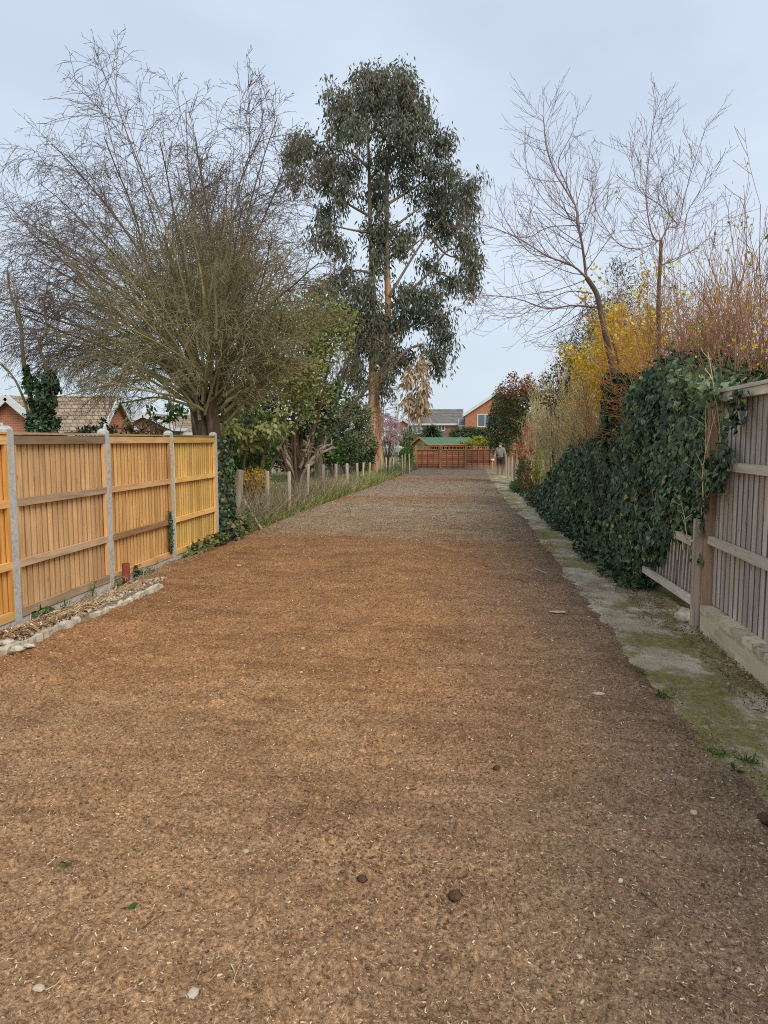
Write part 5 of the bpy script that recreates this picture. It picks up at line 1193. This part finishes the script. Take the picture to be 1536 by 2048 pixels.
# end face of the mound (towards the far side) and its shoulder
n = 2600; y = 10.9 + r_.random(n) * .35; z = r_.uniform(1.6, 2.75, n); x = r_.uniform(1.75, 2.8, n); P = np.stack([x, y, z], 1); mb.batch(IVY[0], IVY[1], P, frames(r_.normal(0, .5, (n, 3)) + (0, 0, -1), r_.normal(0, .5, (n, 3)) + (-1, .2, .4)), .1 * r_.uniform(.6, 1.2, n))
# sprays reaching over the grey panel
for q in range(46):
    y = 6.45 + 1.1 * r_.random(); z = float(zl_(y)) + r_.uniform(-.12, .4); m_ = 14; d = unit(np.array([0, r_.uniform(-1, .1), r_.uniform(-.9, .25)])); l = r_.uniform(.12, .38)
    P = np.array([2.09, y, z]) + d * (np.arange(m_)[:, None] / m_) * l + r_.normal(0, .02, (m_, 3)) * (0.4, 1, 1)
    P = P[P[:, 2] < 2.2]; m_ = len(P)
    if m_: mb.batch(IVY[0], IVY[1], P, frames(r_.normal(0, .5, (m_, 3)) + (0, 0, -1), r_.normal(0, .25, (m_, 3)) + (-1, 0, .2)), .075 * r_.uniform(.5, 1.1, m_))
im = thing('ivy_mound', 'big dark ivy mound hanging over the grey fence and the leaning panel', 'ivy', (2.0, 8, 0))
mb.build('foliage', L_ivy, im)
mb = MB(); n = 600; y = r_.uniform(6.8, 8.3, n); z = zt_(y) + r_.normal(.0, .08, n); x = r_.uniform(1.95, 2.4, n)
mb.batch(IVY[0], IVY[1], np.stack([x, y, z], 1), rand_frames(r_, n), .07 * r_.uniform(.6, 1.2, n)); mb.build('pale_foliage', L_ivypale, im)
mb = MB(); rn = random.Random(3)
PI_ = dict(seg=[14, 6], wig=[.35, .4], trop=[.1, .05], k=[4, 3], n=[6, 0], t0=[.1], ang=[(20, 60)], len=[.3], rr=.6, rmin=.004, levels=1, taper=.4)
for q in range(7):
    y = rn.uniform(6.7, 8.9); z = float(zl_(y)) - rn.uniform(0, .25); d = unit(np.array([0, rn.uniform(-.2, .5), 1.0])); grow(mb, (2.1, y, max(.0, z)), tuple(d), rn.uniform(.6, 1.4), rn.uniform(.006, .014), 0, dict(PI_, wig=[.12, .2]), rn)
mb.build('ivy_stem', M_pale, im)
# old fence panel swallowed by ivy
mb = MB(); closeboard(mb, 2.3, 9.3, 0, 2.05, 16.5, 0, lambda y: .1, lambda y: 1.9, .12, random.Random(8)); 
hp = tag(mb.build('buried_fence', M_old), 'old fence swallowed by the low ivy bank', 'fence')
ib = thing('ivy_bank', 'long low bank of dark ivy running beside the path into the distance', 'ivy', (1.8, 14, 0))
mb = MB(); zt2 = lambda y: np.interp(y, [9, 10.6, 12.2, 14, 15.2, 18.3, 19.1, 21, 24, 28, 31], [2.05, 2.08, 2.1, 1.97, 1.84, 1.32, 1.0, .65, .4, .3, .15])
P, M, s_ = ivy_patch(38000, 9.8, 31, lambda y: y * 0 + .0, zt2, .082, .34, topround=.5); s_ *= np.clip(.85 + P[:, 1] * .012, 1, 1.25); mb.batch(IVY[0], IVY[1], P, M, s_)
P, M, s_ = top_lip(5200, 10.4, 22, zt2, .085, .5); mb.batch(IVY[0], IVY[1], P, M, s_)
n = 2600; y = 9 * (30 / 9) ** r_.random(n); x = ivy_x(y, y * 0, 0) - r_.random(n) ** 2 * .22 ; z = .03 + r_.random(n) * .12; mb.batch(IVY[0], IVY[1], np.stack([x, y, z], 1), frames(rand_dirs(r_, n), r_.normal(0, .5, (n, 3)) + (0, 0, 1)), .09 * r_.uniform(.5, 1.1, n))
mb.build('foliage', L_ivy, ib)
mb = MB(); rn = random.Random(12)
for q in range(60):
    y = rn.uniform(9, 20); grow(mb, (float(ivy_x(np.array(y), np.array(.2), 0)) + .22, y, 0), tuple(unit(np.array([.1, rn.uniform(-.4, .4), 1]))), float(zt2(y)) * .95, .012, 0, dict(PI_, wig=[.15, .3]), rn)
mb.build('ivy_stem', M_dark, ib)
# leaf litter by the path
mb = MB(); n = 2600; y = 5.0 + 8 * r_.random(n) ** 1.3; x = np.where(y < 7, 2.1 - r_.random(n) ** 2 * .3, ivy_x(y, y * 0, 0) + .12 - r_.random(n) ** 1.6 * .4 - .1 * (y < 9)); z = .012 + .02 * r_.random(n)
mb.batch(CHIP[0], CHIP[1], np.stack([x, y, z], 1), flat_frames(r_, n, .5), np.stack([.03 * r_.uniform(.4, 1.2, n)] * 2 + [np.full(n, .015)], 1), rnd=r_.random(n) * .75); stuff(mb.build('path_litter', M_chip), 'brown leaf litter gathered at the edge of the path', 'leaf litter')
# moss tufts + crumbs spilt on the path
mb = MB(); n = 3500; y = 2.6 * (20 / 2.6) ** r_.random(n); x = pathL(y) + r_.random(n) * .75; z = np.full(n, .006)
mb.batch(CHIP[0], CHIP[1], np.stack([x, y, z], 1), flat_frames(r_, n, .3), .012 * r_.uniform(.3, 1.3, n)); stuff(mb.build('path_crumbs', M_chip), 'crumbs of bark and soil spilt over the mossy path', 'crumbs')

# ------------------------------------------------------------------ things in the left bed
r_ = np.random.default_rng(15)
edge = [((0, 1313), (62, 1288)), ((64, 1287), (118, 1262)), ((120, 1260), (160, 1246)), ((186, 1240), (228, 1222)), ((231, 1221), (262, 1206)), ((265, 1203), (292, 1190)), ((294, 1189), (322, 1176))]
for i_, (a, b) in enumerate(edge):
    A_, B_ = np.array(gnd(*a)), np.array(gnd(*b)); d = B_ - A_; l = np.linalg.norm(d); d /= l; nn = np.array([-d[1], d[0], 0])
    mb = MB(); m_ = 9; W = .05
    V = []; 
    for q in range(m_):
        p = A_ + d * l * q / (m_ - 1); w1, w2, h1, h2 = r_.normal(0, .018, 4)
        V += [p - nn * (W + w1) * .5 + (0, 0, -.04), p - nn * (W + w1) * .45 + (0, 0, .055 + h1 * .5), p + nn * (W + w2) * .5 + (0, 0, .06 + h2 * .5), p + nn * (W + w2) * .5 + (0, 0, -.04)]
    F = [(q * 4 + j, q * 4 + (j + 1) % 4, q * 4 + 4 + (j + 1) % 4, q * 4 + 4 + j) for q in range(m_ - 1) for j in range(4)] + [(0, 3, 2, 1), (m_ * 4 - 4, m_ * 4 - 3, m_ * 4 - 2, m_ * 4 - 1)]
    mb.add(V, F, r_.random())
    lab = ['nearest broken concrete edging piece at the left picture edge', 'second broken concrete edging piece from the left picture edge', 'short broken edging piece before the gap in the edging', 'first pale edging piece after the gap, longest one', 'middle pale edging piece after the gap', 'pale edging piece second from the far end of the bed', 'farthest pale edging piece at the end of the bed'][i_]
    tag(mb.build('edging_stone', M_stonetx, loc=tuple(A_)), lab, 'edging', 'broken concrete edging along the bed')
# rubble and prunings heap (nobody could count it)
mb = MB(); n = 2600; y = r_.uniform(4.9, 7.4, n); x = -4.0 - r_.random(n) * .45 - .0; x = np.where(y > 6.9, -4.0 - r_.random(n) * .4, x); hh = .09 * np.exp(-((y - 5.8) / .5) ** 2)
z = bedz(x) + .02 + r_.random(n) * (.03 + hh); mb.batch(CHIP[0], CHIP[1], np.stack([x, y, z], 1), flat_frames(r_, n, .5), .055 * r_.random(n) ** 1.6 + .012, rnd=r_.random(n))
for q in range(190):
    y = r_.uniform(4.9, 8.6); x = -4.0 - r_.random() * .55; z = float(bedz(x)) + .03 + .05 * r_.random() + .08 * math.exp(-((y - 5.8) / .6) ** 2) * r_.random(); a = r_.normal(1.4, .6); l = r_.uniform(.08, .45)
    dx, dy_ = math.cos(a) * l, math.sin(a) * l; xx1 = min(x + dx, -3.9)
    mb.path([(x, y, z), ((x + xx1) / 2, y + dy_ / 2, z + .03), (xx1, y + dy_, float(bedz(xx1)) + r_.uniform(.01, .05))], [.0045, .004, .002], 4, .55 + .45 * r_.random())
stuff(mb.build('rubble_and_prunings', M_chip), 'pile of broken bits, dry twigs and prunings on the bed', 'rubble')
mb = MB(); n = 2600; y = r_.uniform(4.9, 9.0, n); x = -3.95 - r_.random(n) * .6; mb.batch(CLOD[0], CLOD[1], np.stack([x, y, bedz(x) + .01 + .02 * r_.random(n)], 1), rand_frames(r_, n), .018 * r_.random(n) ** 2.0 + .004, rnd=.25 + .75 * r_.random(n)); stuff(mb.build('bed_pebbles', M_stone), 'pale pebbles and mortar crumbs scattered on the bed', 'pebbles')
mb = MB(); 
for q in range(110):
    y = r_.uniform(8.7, 11.0); x = -4.4 + r_.random() * .3; a = r_.uniform(0, 6.28); l = r_.uniform(.06, .3)
    mb.path([(x, y, .03 + .1 * r_.random()), (x + math.cos(a) * l * .5, y + math.sin(a) * l * .5, .09), (x + math.cos(a) * l, y + math.sin(a) * l, .04)], [.0035, .003, .0015], 4, r_.random())
stuff(mb.build('dry_prunings', L_dry), 'dry pale prunings raked against the foot of the fence', 'prunings')
lump('rubble_lump', gnd(36, 1300, .05), .05, (1.2, 1, .6), M_stonetx, 'pale broken lump in front of the prunings at the left edge', 'rubble', 3, 'lumps of rubble in the bed')
lump('rubble_lump', gnd(58, 1293, .05), .04, (1.5, .8, .5), M_stonetx, 'flat white chunk beside the broken lump at the left edge', 'rubble', 4, 'lumps of rubble in the bed')
lump('rubble_lump', gnd(12, 1288, .05), .06, (1.2, 1, .5), M_stonetx, 'grey-white slab end under the twigs at the left edge', 'rubble', 5, 'lumps of rubble in the bed')
def pipe_thing():
    g = gnd(253, 1168, -.03); t = thing('rusty_pipe', 'short rusty red pipe standing upright in the bed beside the fence', 'pipe', (g[0], g[1], 0)); mb = MB()
    an = np.arange(20) / 20 * 2 * math.pi; ring = lambda r, z: np.stack([g[0] + r * np.cos(an), g[1] + r * np.sin(an), np.full(20, z)], 1)
    V = np.concatenate([ring(.05, -.05), ring(.05, .235), ring(.043, .24), ring(.04, .08)]); F = [(l * 20 + j, l * 20 + (j + 1) % 20, l * 20 + 20 + (j + 1) % 20, l * 20 + 20 + j) for l in range(3) for j in range(20)]
    mb.add(V, F, .5, 0, True); mb.build('tube', barkmat('rust', srgb(120, 60, 42), srgb(156, 84, 58), 14, (1, 1, 1), .8, .3), t)
pipe_thing()
def weed(px, py, n, size, h, spread, mat_, T, label, seed, up=.9):
    r2 = np.random.default_rng(seed); g = np.array(gnd(px, py, -.08)); g[0] = max(g[0], -4.52); g[2] = float(bedz(g[0]))
    t = thing('weed', label, 'weed', tuple(g), 'weeds growing in the bed'); mb = MB(); sm = MB()
    for q in range(max(3, n // 6)):
        a = r2.random() * 6.28; tip = g + np.array([math.cos(a) * spread * r2.random(), math.sin(a) * spread * r2.random(), h * r2.uniform(.5, 1)])
        sm.path([g, (g + tip) / 2 + (0, 0, .02), tip], [.004, .003, .002], 4)
        m_ = 6; f = r2.uniform(.3, 1, m_)[:, None]; P = g * (1 - f) + tip * f + r2.normal(0, .012, (m_, 3))
        Y = unit(r2.normal(0, 1, (m_, 3)) * (1, 1, .4) + (0, 0, up * .5)); mb.batch(T[0], T[1], P, frames(Y, r2.normal(0, .35, (m_, 3)) + (.2, -.3, 1)), size * r2.uniform(.6, 1.2, m_))
    mb.build('foliage', mat_, t); sm.build('stem', L_green, t)
weed(72, 1240, 40, .14, .16, .16, L_green, OVAL, 'broad-leaved dark green weed beside the first concrete post', 1)
weed(116, 1222, 30, .08, .12, .1, L_green, LANCE, 'small spiky green weed right of the broad-leaved one', 2)
weed(20, 1262, 40, .05, .08, .2, L_domeg, OVAL, 'low greyish weed at the left picture edge by the fence', 3)
weed(148, 1198, 18, .06, .3, .06, L_yellowg, OVAL, 'thin upright seedling with pale leaves against the gravel board', 4)
weed(231, 1178, 36, .07, .16, .08, L_yellowg, OVAL, 'fresh bright green weed left of the rusty pipe', 5)
weed(272, 1160, 60, .06, .26, .12, L_ivy, IVY, 'small dark ivy clump right of the rusty pipe', 6)
weed(300, 1152, 40, .06, .12, .2, L_ivypale, IVY, 'low grey-green ivy trailing beyond the small ivy clump', 7)
weed(335, 1118, 70, .06, .2, .3, L_ivypale, IVY, 'bushy grey-green weed under the third concrete post', 8)
weed(362, 1112, 50, .06, .12, .25, L_ivypale, IVY, 'trailing pale ivy just beyond the third concrete post', 9)
weed(400, 1098, 70, .06, .18, .3, L_ivy, IVY, 'dark ivy clump under the last golden panel', 10)
mb = MB(); r2 = np.random.default_rng(3); n = 220; y = 10.58 + r2.normal(0, .035, n); z = r2.uniform(.1, .75, n); mb.batch(IVY[0], IVY[1], np.stack([np.full(n, -4.59), y, z], 1), frames(r2.normal(0, .5, (n, 3)) + (0, 0, -1), r2.normal(0, .3, (n, 3)) + (1, 0, .2)), .045 * r2.uniform(.6, 1.1, n)); tag(mb.build('climbing_ivy', L_ivy), 'thin ivy strand climbing the fence beside the third concrete post', 'ivy')
def path_weed(px, py, lab, sd):
    r2 = np.random.default_rng(sd); g = np.array(gnd(px, py)); mb = MB(); n = 46; Y = unit(r2.normal(0, .6, (n, 3)) + (0, 0, .7)); mb.batch(LANCE[0], LANCE[1], g + r2.normal(0, .03, (n, 3)) * (1, 1, 0), frames(Y, rand_dirs(r2, n)), .06 * r2.uniform(.5, 1.2, n)); return tag(mb.build('grass_tuft', L_green), lab, 'grass tuft', 'grass tufts along the path edge')
path_weed(1322, 1394, 'small green tuft at the path edge by the white stone', 1); path_weed(1436, 1508, 'green tuft where moss meets the soil near the right', 2); path_weed(1498, 1524, 'upright grass tuft at the right edge of the moss', 3); path_weed(1275, 1350, 'tiny tuft at the path edge farthest from the viewer', 4)
# green sprouts in the far soil
mb = MB(); n = 600; y = 13.5 * (30 / 13.5) ** r_.random(n); x = .35 + r_.normal(0, .35, n); x = np.minimum(x, pathL(y) - .1); mb.batch(OVAL[0], OVAL[1], np.stack([x, y, .03 + 0 * x], 1), flat_frames(r_, n, .5), .035 * r_.uniform(.5, 1.3, n)); stuff(mb.build('seedlings', L_domeg), 'tiny green seedlings dotting the far half of the soil', 'seedlings')

# ------------------------------------------------------------------ person with brush cutter
def skinned(name, nodes, edges, mat_, parent, root, sub=2):
    names = list(nodes); me = bpy.data.meshes.new(name); ppos = Vector((0, 0, 0)); q = parent
    while q is not None: ppos += q.location; q = q.parent
    me.from_pydata([tuple(Vector(nodes[k][0])) for k in names], [(names.index(a), names.index(b)) for a, b in edges], [])
    o = bpy.data.objects.new(name, me); COL.objects.link(o); o.parent = parent
    import bmesh
    bm = bmesh.new(); bm.from_mesh(me); ly = bm.verts.layers.skin.verify(); bm.verts.ensure_lookup_table()
    for i, k in enumerate(names):
        r = nodes[k][1]; bm.verts[i][ly].radius = r if isinstance(r, tuple) else (r, r); bm.verts[i][ly].use_root = (k == root)
    bm.to_mesh(me); bm.free()
    m = o.modifiers.new('skin', 'SKIN'); m.use_smooth_shade = True
    s_ = o.modifiers.new('sub', 'SUBSURF'); s_.levels = sub; s_.render_levels = sub
    me.materials.append(mat_); return o
PXP = at(1001, 880, 39)[0]
ps = thing('person', 'person in grey jacket and dark trousers walking towards us with a brush cutter', 'person', (PXP, 39, 0))
hl, hr = (.30, -.02, .76), (-.30, -.16, .80)
B = {'pel': ((0, 0, .90), (.13, .10)), 'sp': ((0, -.01, 1.08), (.125, .095)), 'ch': ((0, -.03, 1.28), (.15, .10)), 'nk': ((0, -.06, 1.42), .055), 'hd': ((0, -.10, 1.50), (.072, .085)), 'ht': ((0, -.11, 1.60), (.065, .08)),
     'sl': ((.17, -.02, 1.34), .06), 'el': ((.25, .0, 1.06), .042), 'wl': ((.30, -.02, .84), .028), 'hl': (hl, (.03, .018)),
     'sr': ((-.17, -.02, 1.34), .06), 'er': ((-.26, .0, 1.07), .042), 'wr': ((-.31, -.12, .87), .028), 'hr': (hr, (.03, .018)),
     'hpl': ((.09, 0, .86), .085), 'kl': ((.11, -.06, .48), .058), 'al': ((.11, .02, .09), .042), 'tl': ((.12, -.14, .04), .035),
     'hpr': ((-.09, 0, .86), .085), 'kr': ((-.11, -.02, .48), .058), 'ar': ((-.11, .06, .09), .042), 'tr': ((-.12, -.10, .04), .035)}
E = [('pel', 'sp'), ('sp', 'ch'), ('ch', 'nk'), ('nk', 'hd'), ('hd', 'ht'), ('ch', 'sl'), ('sl', 'el'), ('el', 'wl'), ('wl', 'hl'), ('ch', 'sr'), ('sr', 'er'), ('er', 'wr'), ('wr', 'hr'),
     ('pel', 'hpl'), ('hpl', 'kl'), ('kl', 'al'), ('al', 'tl'), ('pel', 'hpr'), ('hpr', 'kr'), ('kr', 'ar'), ('ar', 'tr')]
for s_, hnd, sx in (('l', hl, 1), ('r', hr, -1)):
    for i_, (dx, ln) in enumerate(((-.027, .06), (-.009, .072), (.009, .068), (.027, .055))):
        a_ = (hnd[0] + .0, hnd[1] + dx, hnd[2] - .03); B[f'f{s_}{i_}a'] = (a_, .009); B[f'f{s_}{i_}b'] = ((a_[0] - sx * .012, a_[1], a_[2] - ln * .6), .008); B[f'f{s_}{i_}c'] = ((a_[0] - sx * .035, a_[1], a_[2] - ln), .007)
        E += [('h' + s_, f'f{s_}{i_}a'), (f'f{s_}{i_}a', f'f{s_}{i_}b'), (f'f{s_}{i_}b', f'f{s_}{i_}c')]
    B[f't{s_}1'] = ((hnd[0] - sx * .02, hnd[1] - .035, hnd[2] - .0), .010); B[f't{s_}2'] = ((hnd[0] - sx * .035, hnd[1] - .045, hnd[2] - .035), .009); E += [('h' + s_, f't{s_}1'), (f't{s_}1', f't{s_}2')]
skinned('body', B, E, plain('skin', srgb(196, 150, 124), .6), ps, 'pel', 1)
M_jacket = plain('grey_fleece', srgb(150, 144, 134), .9, 0, .2, 14, .1); M_trou = plain('dark_trousers', srgb(66, 58, 56), .9, 0, .15, 10, .1)
J = {k: B[k] for k in ('sp', 'ch', 'sl', 'el', 'wl', 'sr', 'er', 'wr')}; J = {k: (v[0], tuple(q * 1.28 + .008 for q in v[1]) if isinstance(v[1], tuple) else v[1] * 1.35 + .008) for k, v in J.items()}
J['hem'] = ((0, 0, .91), (.165, .125)); J['col'] = ((0, -.05, 1.40), (.085, .075))
skinned('jacket', J, [('hem', 'sp'), ('sp', 'ch'), ('ch', 'col'), ('ch', 'sl'), ('sl', 'el'), ('el', 'wl'), ('ch', 'sr'), ('sr', 'er'), ('er', 'wr')], M_jacket, ps, 'ch', 2)
Tn = {k: (B[k][0], (tuple(q * 1.15 for q in B[k][1]) if isinstance(B[k][1], tuple) else B[k][1] * 1.3 + .01)) for k in ('pel', 'hpl', 'kl', 'al', 'hpr', 'kr', 'ar')}
skinned('trousers', Tn, [('pel', 'hpl'), ('hpl', 'kl'), ('kl', 'al'), ('pel', 'hpr'), ('hpr', 'kr'), ('kr', 'ar')], M_trou, ps, 'pel', 2)
for s_ in 'lr': skinned('boot', {'a': (B['a' + s_][0], .06), 'h': ((B['a' + s_][0][0], B['a' + s_][0][1] + .03, .05), .05), 't': (tuple(np.array(B['t' + s_][0]) + (0, -.03, .01)), (.05, .035))}, [('a', 'h'), ('h', 't')], M_dark, ps, 'h', 2)
skinned('cap', {'a': ((0, -.09, 1.575), (.088, .1)), 'b': ((0, -.10, 1.63), (.07, .08)), 'c': ((0, -.2, 1.575), (.06, .02))}, [('a', 'b'), ('a', 'c')], plain('cap_cloth', srgb(96, 94, 84), .9), ps, 'a', 2)
skinned('dust_mask', {'a': ((-.045, -.15, 1.485), .022), 'b': ((0, -.19, 1.475), (.035, .04)), 'c': ((.045, -.15, 1.485), .022)}, [('a', 'b'), ('b', 'c')], M_white, ps, 'b', 2)
# face: nose, eyes
mb = MB(); mb.batch(CLOD[0], CLOD[1], np.array([(PXP - .03, 38.82, 1.545), (PXP + .03, 38.82, 1.545)]), rand_frames(np.random.default_rng(1), 2), np.full(2, .011)); mb.build('eyes', M_dark, ps).name = 'eye_pair'
bc = thing('brush_cutter', 'brush cutter with red and white engine held low by the person', 'tool', (PXP - .42, 38.7, .7))
e0 = np.array([PXP - .43, 38.72, .74])
mb = MB(); V = unit(_iv); mb.add(V * (.12, .14, .11) + e0, _if, .2, 0, True); mb.build('engine', plain('red_plastic', srgb(198, 64, 58), .4), bc)
mb = MB(); mb.add(V * (.09, .09, .08) + e0 + (.05, -.09, .04), _if, .2, 0, True); mb.add(V * (.05, .05, .05) + e0 + (-.02, -.12, .05), _if, .2, 0, True); mb.build('engine_cover', M_white, bc)
mb = MB(); mb.path([e0 + (.02, -.1, -.02), e0 + (.01, -.75, -.66)], [.016, .016], 8); mb.build('shaft', plain('aluminium', srgb(190, 188, 180), .4, .5), bc)
mb = MB(); mb.path([e0 + (.11, .0, .06), e0 + (.12, -.1, .09), e0 + (.02, -.14, .02)], [.016, .014, .014], 8); mb.build('handle', M_dark, bc)
mb = MB(); mb.path([e0 + (.01, -.74, -.69), e0 + (.01, -.74, -.655)], [.13, .06], 12); mb.build('cutter_head', M_dark, bc)

# dust kicked up around the person
m, n, b, out = newmat('dust'); n.nodes.remove(b)
pv = N(n, 'ShaderNodeVolumePrincipled'); pv.inputs['Color'].default_value = srgb(196, 174, 150); pv.inputs['Anisotropy'].default_value = .2
tc_ = N(n, 'ShaderNodeTexCoord'); ln = N(n, 'ShaderNodeVectorMath', operation='LENGTH'); n.links.new(tc_.outputs['Object'], ln.inputs[0])
fall = N(n, 'ShaderNodeMapRange'); fall.inputs[1].default_value = 1.0; fall.inputs[2].default_value = .15; fall.inputs[3].default_value = 0; fall.inputs[4].default_value = 1; n.links.new(ln.outputs['Value'], fall.inputs[0])
nzv = noise(n, 1.6, 3, .6); dn = math_(n, 'MULTIPLY', fall.outputs[0], math_(n, 'MULTIPLY', ramp(n, nzv, [(.35, (.1, .1, .1)), (.65, (1, 1, 1))]), .8))
n.links.new(dn, pv.inputs['Density']); n.links.new(pv.outputs[0], out.inputs['Volume'])
mb = MB(); V = _iv.copy(); mb.add(unit(V) * 1.22, _if, .5, 0, True); o = mb.build('dust_cloud', m); o.location = (.55, 37.2, .2); o.scale = (2.0, 2.2, .5)
stuff(o, 'brown dust cloud blown up around the person with the brush cutter', 'dust')
